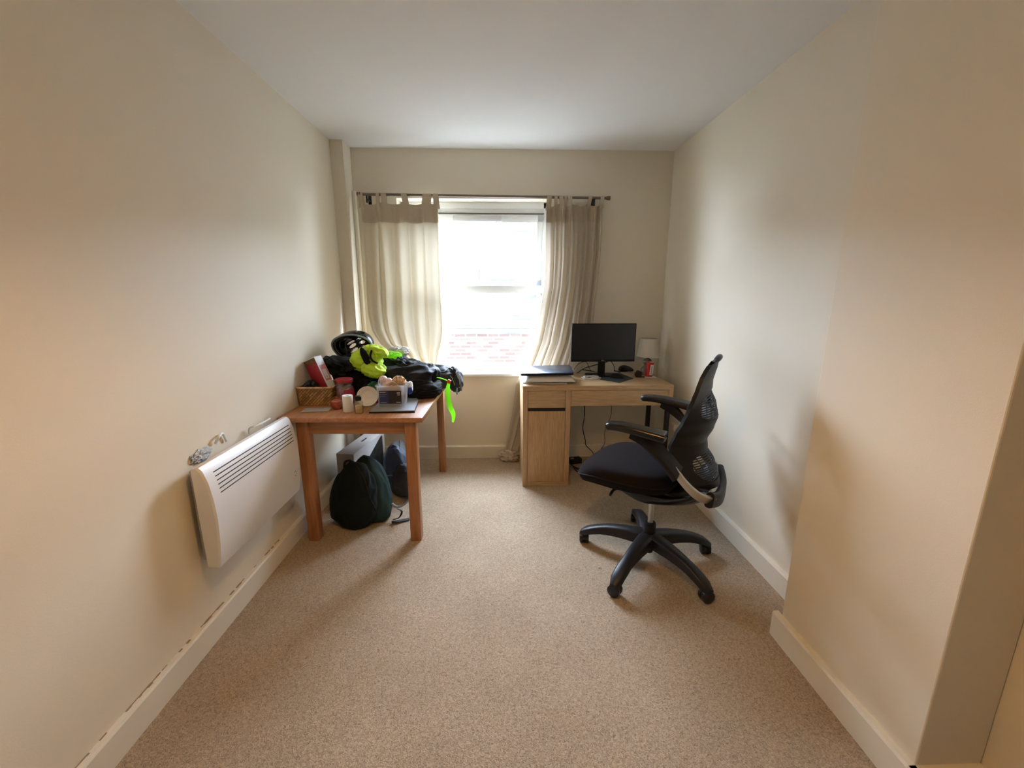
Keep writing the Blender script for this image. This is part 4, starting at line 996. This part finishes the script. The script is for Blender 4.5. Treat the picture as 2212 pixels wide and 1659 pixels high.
for j in range(NV):
    for i in range(NU):
        if vent(i + 0.5, j + 0.5): continue
        q_ = [grid[i, j], grid[(i + 1) % NU, j], grid[(i + 1) % NU, j + 1], grid[i, j + 1]]
        if j == NV - 1: q_ = q_[:3]
        bm.faces.new(q_)
for _ in range(2): bmesh.ops.smooth_vert(bm, verts=[v for v in bm.verts if v.is_boundary and v.link_faces], factor=0.5, use_axis_x=True, use_axis_y=True, use_axis_z=True)
bmesh.ops.delete(bm, geom=[v for v in bm.verts if not v.link_faces], context='VERTS')
solidify(bm, 0.022); link('helmet_shell', bm, M['blackgloss'], hm, smooth=50)
bm = B(); pts = [hc + Rh @ Vector((0.121 * math.cos(a), 0.151 * math.sin(a), -0.022 - 0.012 * math.cos(2 * a))) for a in [2 * PI * i / 48 for i in range(49)]]
tube(bm, pts, 0.006, 8, 0); link('helmet_rim', bm, M['greyline'], hm)
bm = B(); pts = [hc + Rh @ Vector((0.086 * math.cos(a), 0.112 * math.sin(a), 0.012)) for a in [2 * PI * i / 40 for i in range(41)]]
sweep(bm, pts, rrect(0.002, 0.008, 0.001, 1), up=Rh @ Vector((0, 0, 1))); link('head_band', bm, M['black'], hm)
for s_ in (-1, 1):
    bm = B(); tube(bm, [hc + Rh @ Vector(v) for v in ((s_ * 0.095, -0.04, 0.0), (s_ * 0.075, -0.03, -0.06), (s_ * 0.03, -0.02, -0.10), (0, -0.01, -0.115))], 0.004, 6); link('chin_strap', bm, M['black'], hm)
# neon wristband with orange clip hanging over the table edge
c = at(972, 822, y=2.84)
nb = thing('reflective_band', (c.x, 2.66, c.z), 'neon green band with an orange clip hanging off the table corner', 'band')
p1 = at(942, 816, y=2.66); p2 = at(970, 824, y=2.66); p4 = at(978, 912, y=2.66)
bm = B(); sweep(bm, smooth_path([p1 + Vector((0, 0, .004)), (p1 + p2) / 2 + Vector((0, 0, .006)), p2], 5), rrect(0.006, 0.002, 0.001, 1)); link('upper_strap', bm, M['neon'], nb)
bm = B(); sweep(bm, smooth_path([p2, at(967, 845, y=2.655), at(971, 875, y=2.65), at(979, 895, y=2.65), p4], 5), rrect(0.015, 0.0018, 0.001, 1), up=(0, 1, 0), scale=[0.5 + 0.6 * min(1, i / 6) if i < 14 else 1.1 - 0.12 * (i - 14) for i in range(21)]); link('hanging_strap', bm, M['neon'], nb)
bm = B(); box(bm, p2 - Vector((0.012, 0.008, 0.012)), p2 + Vector((0.012, 0.008, 0.012)), 0.004, Matrix.Translation(p2) @ Matrix.Rotation(0.5, 4, 'Y') @ Matrix.Translation(-p2)); link('clip', bm, M['orange'], nb)
bm = B(); tube(bm, [at(938, 815, y=2.70), at(948, 822, y=2.68), at(955, 829, y=2.66)], 0.003, 6); tag(link('drawstring', bm, M['black'], org=at(948, 822, y=2.68)), 'short black drawstring end lying on bare wood beside the black backpack', 'cord')

# ------------------------------------------------------------------ under the pine table
# boxed picture / appliance carton
cb = at(727, 1012, y=2.62)
cx0 = -0.99; bxx = thing('carton', (-1.0, 2.92, 0), 'white and grey carton standing on the floor under the table', 'box')
mt = Matrix.Translation((-1.088, 2.655, 0)) @ Matrix.Rotation(math.radians(-8.5), 4, 'Z')
bm = B(); box(bm, (0, 0, 0), (0.120, 0.49, 0.332), 0.002, mt); link('carton_body', bm, M['card'], bxx)
bm = B(); box(bm, (0.1202, 0.002, 0.002), (0.1216, 0.488, 0.330), 0, mt); sd = link('carton_side', bm, M['cardwhite'], bxx, smooth=0)
bm = B()
vs = [mt @ Vector((0.1220, y_, z_)) for y_, z_ in ((0.20, 0.03), (0.45, 0.03), (0.45, 0.31), (0.42, 0.31), (0.20, 0.22))]
bm.faces.new([bm.verts.new(v) for v in vs]); solidify(bm, 0.0005); link('printed_picture', bm, M['photo'], sd, smooth=0)
bm = B(); box(bm, (0.055, 0.24, 0.3318), (0.068, 0.32, 0.3328), 0, mt); link('hand_slot', bm, M['slot'], bxx, smooth=0)
# rolled mats
yg = thing('yoga_mat', (-0.60, 2.78, 0), 'rolled dark grey foam mat with spiral end under the table', 'mat')
e0 = at(859, 990, y=2.86)
bm = B(); sp_ = []
for i in range(90):
    a = i / 89 * 2 * PI * 3.2; r = 0.026 + 0.0105 * a / (2 * PI)
    sp_.append((r * math.cos(a), r * math.sin(a)))
ax0 = Vector((e0.x, 2.86, e0.z)); ax1 = ax0 + Vector((-0.06, 0.24, -0.01))
dirr = (ax1 - ax0).normalized(); sd_ = dirr.cross(Vector((0, 0, 1))).normalized(); u_ = sd_.cross(dirr)
for s0, s1 in zip(sp_[:-1], sp_[1:]):
    pass
rings = []
for th_ in (0, 0.0065):
    for q__ in ((ax0, ax1) if th_ == 0 else (ax1, ax0)):
        rings.append([q__ + sd_ * (a + a / math.hypot(a, b) * th_) + u_ * (b + b / math.hypot(a, b) * th_) for a, b in sp_])
rings.append(rings[0]); vv = ring_loft(bm, rings, closed=False, cap=False)
for e in (0, -1): bm.faces.new([vv[k][e] for k in range(4)])
bmesh.ops.remove_doubles(bm, verts=bm.verts, dist=1e-5)
zmin = min(v.co.z for v in bm.verts)
o = link('mat_roll', bm, M['yoga'], yg, smooth=50)
bm = B(); p_ = Vector((-0.815, 0, 0.15)); tube(bm, [(-0.815, 2.90, 0.152), (-0.86, 3.12, 0.152)], 0.034, 24, 0); tag(link('poster_roll', bm, M['card'], org=(p_.x, 2.85, 0)), 'pale grey roll lying left of the dark spiral mat under the table', 'roll')
bm = B(); tube(bm, [(-0.70, 2.86, 0.056), (-0.75, 3.10, 0.056)], 0.052, 24, 0); tag(link('dark_roll', bm, M['darkgrey'], org=(-0.68, 3.0, 0)), 'dark cloth roll on the carpet beneath the spiral mat', 'roll')

def bagshape(bm, c, rad, lean=(0, 0), power=3.0, seed=0, amp=0.05, rot=0.0, taper=0.25, freq=1.6):
    t = bmesh.new(); bmesh.ops.create_icosphere(t, subdivisions=5, radius=1)
    R = Matrix.Rotation(rot, 3, 'Z')
    for v in t.verts:
        d = v.co.normalized(); k = (abs(d.x) ** power + abs(d.y) ** power + abs(d.z) ** power) ** (-1 / power)
        q = d * freq + Vector((seed, seed * 2, 1))
        k *= 1 + amp * (1 - 2.2 * abs(noise.noise(q + noise.noise_vector(q) * .6))) 
        x, y, z = d.x * k * rad[0], d.y * k * rad[1], d.z * k * rad[2]
        h = (z / rad[2] + 1) / 2; w = 1 - taper * h ** 2
        p = R @ Vector((x * w + lean[0] * h, y * w + lean[1] * h, z))
        p += Vector(c); p.z = max(p.z, 0.004)
        v.co = p
    merge(bm, t)
# green backpack
G = thing('green_backpack', (-0.86, 2.36, 0), 'dark green backpack slumped on the floor under the table', 'backpack')
gr = math.radians(-25)
bm = B(); bagshape(bm, (-0.895, 2.34, 0.180), (0.160, 0.105, 0.190), lean=(0.00, 0.06), power=2.5, seed=2, amp=0.07, rot=gr, taper=0.35); link('main_body', bm, M['greenbag'], G, smooth=70)
bm = B(); bagshape(bm, (-0.775, 2.40, 0.180), (0.120, 0.095, 0.196), lean=(-0.085, 0.05), power=2.7, seed=6, amp=0.05, rot=gr, taper=0.30); link('side_panel', bm, M['tealbag'], G, smooth=70)
bm = B(); zl = onto(bvh(*G.children), [(768, 1003), (776, 1015), (785, 1030), (790, 1045), (794, 1060), (800, 1078), (808, 1094), (815, 1110), (822, 1126)], 0.001); tube(bm, zl, 0.003, 6, 3); link('zip', bm, M['black'], G)
hl = [at(744, 1014, y=2.40), at(745, 999, y=2.40), at(757, 995, y=2.41), at(766, 1004, y=2.42)]
bm = B(); tube(bm, hl, 0.007, 8); link('haul_loop', bm, M['black'], G)
bm = B(); sweep(bm, smooth_path([at(846, 1128, z=0.012), at(860, 1126, z=0.010), at(884, 1121, z=0.006)], 4), rrect(0.013, 0.0022, 0.001, 1)); link('strap', bm, M['darkgrey'], G)
bm = B(); sweep(bm, smooth_path([at(850, 1122, z=0.02), at(862, 1118, z=0.05), at(868, 1105, z=0.075), at(858, 1098, z=0.09)], 4), rrect(0.006, 0.002, 0.001, 1)); link('webbing_loop', bm, M['black'], G)
# navy and mesh backpack
K = thing('mesh_backpack', (-0.66, 2.62, 0), 'navy backpack with grey mesh front behind the green backpack', 'backpack')
bm = B(); bagshape(bm, (-0.685, 2.75, 0.160), (0.105, 0.085, 0.160), lean=(-0.07, 0.03), power=2.5, seed=11, amp=0.10, rot=math.radians(-20), taper=0.35); link('main_body', bm, M['bluebag'], K, smooth=70)
bm = B(); bagshape(bm, (-0.655, 2.68, 0.120), (0.085, 0.060, 0.105), lean=(-0.03, 0.03), power=2.6, seed=14, amp=0.06, rot=math.radians(-25), taper=0.25); link('mesh_pocket', bm, M['meshbag'], K, smooth=70)
bm = B(); tube(bm, [at(846, 1088, y=2.42), at(858, 1095, y=2.41), at(872, 1090, y=2.41), at(884, 1078, y=2.42)], 0.008, 8); link('hem_webbing', bm, M['slate'], K)
bm = B(); zk = onto(bvh(*K.children[:2]), [(822, 1034), (832, 1029), (845, 1027), (858, 1030), (870, 1036)], 0.001); tube(bm, zk, 0.0025, 6, 3); link('zip', bm, M['piping'], K)

# ------------------------------------------------------------------ things on the desk
dz = DZ + 0.0012
# plastic wallets + padded envelope + laptop stack on the left
c = at(1150, 815, z=dz); lx, ly = c.x + 0.09, 2.975
pw = thing('plastic_wallet', (lx, ly, dz), 'clear plastic wallet of white sheets at the bottom of the desk pile', 'folder')
bm = B(); box(bm, (lx - 0.165, ly - 0.10, dz), (lx + 0.145, ly + 0.125, dz + 0.006), 0.001, rotz(-0.10, (lx, ly, 0))); link('sheets', bm, M['white'], pw)
bm = B(); box(bm, (lx - 0.175, ly - 0.09, dz + 0.007), (lx + 0.13, ly + 0.13, dz + 0.009), 0.0, rotz(-0.05, (lx, ly, 0))); link('cover', bm, M['clear'], pw, smooth=0)
bm = B()
def env(u, v):
    x = (u - 0.5) * 0.355; y = (v - 0.5) * 0.23; e = (1 - (2 * u - 1) ** 6) * (1 - (2 * v - 1) ** 6)
    return x, y, e
t = bmesh.new()
vs = {}
for s_ in (0, 1):
    for j in range(25):
        for i in range(33):
            x, y, e = env(i / 32, j / 24)
            z = dz + 0.012 + (0.004 + 0.044 * e ** 0.7 + 0.003 * noise.noise(Vector((x * 30, y * 30, 2)))) * s_ + (0.006 * (1 - e) * (1 - s_))
            vs[s_, i, j] = t.verts.new((lx + 0.015 + x, ly + 0.0 + y, z))
    for j in range(24):
        for i in range(32):
            t.faces.new((vs[s_, i, j], vs[s_, i + 1, j], vs[s_, i + 1, j + 1], vs[s_, i, j + 1]))
bm = t
edge = [e for e in bm.edges if e.is_boundary]
bmesh.ops.bridge_loops(bm, edges=edge)
tag(link('padded_envelope', bm, M['offwhite'], org=(lx, ly, dz)), 'plump white padded envelope directly under the laptop', 'envelope')
lp = thing('laptop', (lx, ly, dz + 0.055), 'closed blue-grey laptop lying on top of the white envelope', 'laptop')
ml = Matrix.Translation((lx + 0.0, ly + 0.01, dz + 0.0690)) @ Matrix.Rotation(-0.06, 4, 'Z') @ Matrix.Rotation(math.radians(-1.5), 4, 'Y') @ Matrix.Rotation(math.radians(3), 4, 'X')
bm = B(); ring_loft(bm, [[ml @ Vector((a, b, z)) for a, b in rrect(0.185, 0.122, 0.014, 4)] for z in (0, 0.010)]); link('laptop_base', bm, M['black'], lp)
bm = B(); ring_loft(bm, [[ml @ Vector((a, b, z)) for a, b in rrect(w, h, 0.012, 4)] for w, h, z in ((0.186, 0.123, 0.011), (0.186, 0.123, 0.016), (0.183, 0.120, 0.018))]); link('laptop_lid', bm, M['lap'], lp)
# monitor
my = 3.10
a0 = at(1236, 699, y=my); a1 = at(1370, 781, y=my); a2 = at(1371, 699, y=my)
mo = thing('computer_monitor', ((a0.x + a1.x) / 2, my + 0.03, dz), 'black flat screen monitor on a stand on the desk', 'monitor')
mx0, mx1 = a0.x, a1.x + 0.002; mz0, mz1 = a1.z, a0.z
mz1 -= 0.0
tl = Matrix.Translation((0, my, mz0)) @ Matrix.Rotation(math.radians(0), 4, 'X') @ Matrix.Translation((0, -my, -mz0))
bm = B(); box(bm, (mx0, my, mz0), (mx1, my + 0.022, mz1), 0.003); box(bm, ((mx0 + mx1) / 2 - 0.12, my + 0.02, mz0 + 0.04), ((mx0 + mx1) / 2 + 0.12, my + 0.05, mz1 - 0.06), 0.01); link('monitor_case', bm, M['black'], mo)
bm = B(); box(bm, (mx0 + 0.007, my - 0.0012, mz0 + 0.016), (mx1 - 0.007, my + 0.0, mz1 - 0.007)); link('screen', bm, M['screen'], mo, smooth=0)
bm = B(); text_bm(bm, 'DELL', 0.012, ((mx0 + mx1) / 2 - 0.014, my - 0.0015, mz0 + 0.0045), (1, 0, 0), (0, 0, 1)); link('logo', bm, M['satin'], mo, smooth=0)
mc = (mx0 + mx1) / 2
bm = B(); box(bm, (mc - 0.027, my + 0.03, dz + 0.01), (mc + 0.027, my + 0.046, mz0 + 0.10), 0.003); link('stand_neck', bm, M['black'], mo)
bm = B(); ring_loft(bm, [[Vector((mc + a, my + 0.065 + b, dz + z)) for a, b in rrect(0.108, 0.072, 0.02, 5)] for z in (0, 0.009)]); link('stand_foot', bm, M['black'], mo)
# lamp
c = at(1397, 800, z=dz); lmx, lmy = at(1397, 800, y=3.195).x, 3.195
lm = thing('table_lamp', (lmx, lmy, dz), 'small table lamp with grey fabric shade in the desk corner', 'lamp')
bm = B(); lathe(bm, [(0, 0), (0.032, 0), (0.040, 0.008), (0.048, 0.03), (0.045, 0.05), (0.030, 0.068), (0.017, 0.078), (0.030, 0.092), (0.035, 0.105), (0.028, 0.120), (0.012, 0.130), (0.010, 0.150), (0, 0.150)], (lmx, lmy, dz), 32); link('lamp_base', bm, M['ceramic'], lm, smooth=60)
bm = B(); lathe(bm, [(0.082, 0.145), (0.062, 0.285), (0.0605, 0.285), (0.0805, 0.145)], (lmx, lmy, dz), 40, cap=False); ssh = link('lamp_shade', bm, M['shade'], lm, smooth=60)
bm = B(); tube(bm, [(lmx, lmy, dz + 0.15), (lmx, lmy, dz + 0.22)], 0.012, 12, 0); link('bulb_holder', bm, M['white'], lm)
# small red and white carton, card under it
c = at(1402, 790, y=3.105); c.z = dz
rb = thing('medicine_box', (c.x, c.y, dz), 'upright red and white carton standing in front of the table lamp', 'box')
mr = Matrix.Translation((c.x, c.y, dz + 0.003)) @ Matrix.Rotation(0.25, 4, 'Z') @ Matrix.Rotation(math.radians(5), 4, 'Y')
bm = B(); box(bm, (-0.024, -0.014, 0), (0.024, 0.014, 0.110), 0.001, mr); link('carton_body', bm, mat('bright red card', (0.62, 0.03, 0.03), 0.4), rb)
bm = B(); box(bm, (-0.004, -0.0150, 0.014), (0.0235, -0.0142, 0.092), 0, mr); link('white_panel', bm, M['white'], rb, smooth=0)
bm = B(); box(bm, (0.006, -0.0158, 0.020), (0.013, -0.0152, 0.084), 0, mr); link('grey_stripe', bm, M['card'], rb, smooth=0)
bm = B(); box(bm, (0.002, -0.012, 0.105), (0.022, 0.012, 0.113), 0.001, mr); link('open_flap', bm, M['white'], rb)
bm = B(); box(bm, (c.x - 0.045, c.y - 0.035, dz), (c.x + 0.055, c.y + 0.03, dz + 0.002), 0, rotz(-0.1, c)); tag(link('white_card', bm, M['white'], org=(c.x, c.y, dz)), 'white card lying flat beneath the red carton', 'card')
c = at(1379, 806, y=3.10); bm = B(); crumple(bm, (c.x, c.y, dz + 0.022), (0.024, 0.03, 0.026), 61, 0.25, 2.0, floor=dz, sub=4); tube(bm, [(c.x + 0.01, c.y - 0.02, dz + 0.006), (c.x + 0.04, c.y - 0.03, dz + 0.006)], 0.005, 8); tag(link('sunglasses_case', bm, mat('dark maroon leather', (0.025, 0.012, 0.012), 0.4), org=(c.x, c.y + 0.03, dz)), 'dark maroon pouch left of the red carton', 'pouch')
# black mouse-like headset near the monitor, mouse and mat
def mouse(c, L, W_, Hh, rz, m, name, label, cat):
    t = bmesh.new(); bmesh.ops.create_icosphere(t, subdivisions=4, radius=1)
    for v in t.verts:
        d = v.co.copy(); z = max(d.z, -0.15) + 0.15
        v.co = Vector((d.x * L * (1), d.y * W_ * (1 - 0.12 * math.cos(d.x * 2)), z * Hh * (1 - 0.25 * d.x)))
    t.transform(Matrix.Translation(c) @ Matrix.Rotation(rz, 4, 'Z'))
    return tag(link(name, t, m, org=c, smooth=60), label, cat)
c = at(1356, 803, z=dz)
hs = mouse((c.x + 0.0, c.y + 0.05, dz), 0.062, 0.036, 0.038, -0.3, M['blackgloss'], 'ergonomic_mouse', 'glossy black domed mouse right of the monitor foot', 'mouse')
bm = B(); sweep(bm, [Vector((c.x - 0.045 + 0.045 * math.cos(a) * 1.3, c.y + 0.025 + 0.03 * math.sin(a), dz + 0.004)) for a in [PI * (0.9 + 0.9 * i / 14) for i in range(15)]], circ(0.004, 6)); link('wrist_ring', bm, M['black'], hs)
c = at(1367, 806, z=dz); bm = B(); box(bm, (c.x - 0.018, c.y - 0.008, dz), (c.x + 0.018, c.y + 0.006, dz + 0.008), 0.002, rotz(-0.4, c)); tag(link('usb_stick', bm, M['chrome'], org=(c.x, c.y, dz)), 'small shiny silver stick between black mouse and maroon pouch', 'usb stick')
q = [at(1296, 820, z=dz), at(1338, 827, z=dz), at(1368, 818, z=dz), at(1338, 806, z=dz), at(1310, 806, z=dz)]
bm = B(); slab(bm, q, dz, dz + 0.003); tag(link('mouse_mat', bm, M['padblue'], org=(sum(q, Vector()) / 5)), 'slate blue mouse mat lying skewed in front of the monitor', 'mouse mat')
c = at(1334, 818, z=dz); ms = mouse((c.x, c.y + 0.015, dz + 0.0035), 0.050, 0.028, 0.028, -0.35, M['black'], 'computer_mouse', 'matt black mouse resting on the slate blue mouse mat', 'mouse')
# cables
bm = B(); c = at(1275, 817, z=dz); c.y -= 0.045; pts = []
for i in range(60):
    a = i / 59 * 2 * PI * 4.2; r = 0.060 - 0.006 * math.sin(a * 0.37)
    pts.append((c.x + r * math.cos(a) * (1 + 0.08 * math.sin(a * .5)), c.y + 0.03 + 0.044 * math.sin(a + 0.15 * math.sin(a * 0.6)), dz + 0.004 + 0.010 * i / 59 + 0.003 * math.sin(a)))
tube(bm, pts, 0.0024, 6, 2); tube(bm, [(c.x - 0.01, c.y + 0.005, dz + 0.010), (c.x + 0.03, c.y + 0.02, dz + 0.014), (c.x + 0.075, c.y + 0.022, dz + 0.008)], 0.004, 6); tag(link('coiled_cable', bm, M['whitecable'], org=(c.x, c.y + 0.03, dz)), 'white cable coiled flat in front of the monitor stand', 'cable')
def cable(name, pts, r, m, label):
    bm = B(); tube(bm, pts, r, 7, 7); return tag(link(name, bm, m, org=pts[0], smooth=60), label, 'cable')
cable('black_cable', [at(1246, 806, z=dz + .004), at(1262, 796, y=3.1), at(1280, 790, y=3.16), at(1300, 785, y=3.19), at(1312, 781, y=3.20), at(1316, 770, y=3.2)], 0.003, M['black'], 'black cable looping from the left up behind the monitor')
cable('black_cable', [at(1240, 798, y=3.13), at(1250, 786, y=3.16), at(1266, 782, y=3.19), at(1276, 800, y=3.15), at(1292, 803, y=3.20), at(1300, 790, y=3.2)], 0.0025, M['browncable'], 'thin brown cable crossing behind the foot of the monitor')
cable('black_cable', [at(1318, 778, y=3.17), at(1326, 790, y=3.17), at(1328, 800, y=3.16), at(1340, 804, y=3.1)], 0.0025, M['black'], 'short black cable hanging down right of the monitor neck')
cable('black_cable', [at(1238, 803, z=dz + .004), at(1252, 799, z=dz + .010), at(1268, 800, z=dz + .014), at(1284, 803, z=dz + .006)], 0.004, M['black'], 'thick black cable lying on the desk left of the monitor foot')
cable('hanging_cable', [at(1263, 868, y=3.27) + Vector((0, 0, .04)), at(1262, 900, y=3.28), at(1259, 925, y=3.28), at(1264, 950, y=3.29), at(1266, 962, y=3.28), at(1282, 982, y=3.22), (0.70, 3.10, 0.015)], 0.0035, M['black'], 'black cable hanging under the desk toward the floor')
cable('hanging_cable', [at(1321, 868, y=3.29) + Vector((0, 0, .04)), at(1320, 895, y=3.30), at(1313, 915, y=3.31), at(1306, 935, y=3.31), at(1305, 960, y=3.32), (0.80, 3.33, 0.01)], 0.0025, M['browncable'], 'thin brown cable hanging under the middle of the desk')
cable('floor_cable', [at(1234, 1004, z=.006), at(1250, 1012, z=.03), at(1262, 1008, z=.01), at(1280, 1018, z=.005), at(1262, 1026, z=.005), at(1246, 1018, z=.005), at(1238, 1008, z=.03)], 0.004, M['black'], 'loop of black cable on the carpet beside the desk cupboard')
cable('floor_cable', [at(1240, 1008, z=.03), at(1258, 1020, z=.006), at(1272, 1010, z=.02), at(1284, 1004, z=.01)], 0.003, M['black'], 'second thinner black cable crossing the loop on the carpet')
c = at(1242, 1000, z=0.0); bm = B(); box(bm, (c.x - 0.05, c.y - 0.03, 0.001), (c.x + 0.05, c.y + 0.03, 0.045), 0.005, rotz(0.3, c)); ps = tag(link('power_adapter', bm, M['black'], org=(c.x, c.y, 0)), 'black power adapter on the carpet beside the desk cupboard', 'power adapter')
bm = B(); box(bm, (c.x - 0.046, c.y - 0.02, 0.045), (c.x - 0.02, c.y + 0.0, 0.050), 0.001, rotz(0.3, c)); link('plug', bm, M['card'], ps)
# double socket with plug on the right wall
c = at(1462, 918, x=XR)
sk = thing('wall_socket', (XR, c.y, c.z), 'white plug socket on the right wall behind the office chair', 'socket')
bm = B(); box(bm, (XR - 0.010, c.y - 0.075, c.z - 0.045), (XR, c.y + 0.075, c.z + 0.045), 0.003); link('socket_plate', bm, M['white'], sk)
bm = B(); box(bm, (XR - 0.045, c.y - 0.05, c.z - 0.03), (XR - 0.010, c.y - 0.005, c.z + 0.02), 0.006); link('plug', bm, M['white'], sk)
bm = B(); tube(bm, [(XR - 0.03, c.y - 0.03, c.z - 0.03), (XR - 0.03, c.y - 0.03, c.z - 0.12), (XR - 0.02, c.y - 0.02, c.z - 0.25), (XR - 0.028, c.y, 0.115)], 0.003, 6); link('plug_cable', bm, M['whitecable'], sk)
# specks of fluff
c = at(1296, 1228, z=0.0); bm = B(); tube(bm, [(c.x - 0.008, c.y + 0.002, 0.002), (c.x, c.y, 0.004), (c.x + 0.008, c.y - 0.003, 0.002)], 0.0014, 5, 3); tag(link('crumb', bm, M['dirt'], org=(c.x, c.y, 0)), 'tiny dark scrap of fluff on the carpet left of the chair base', 'scrap')
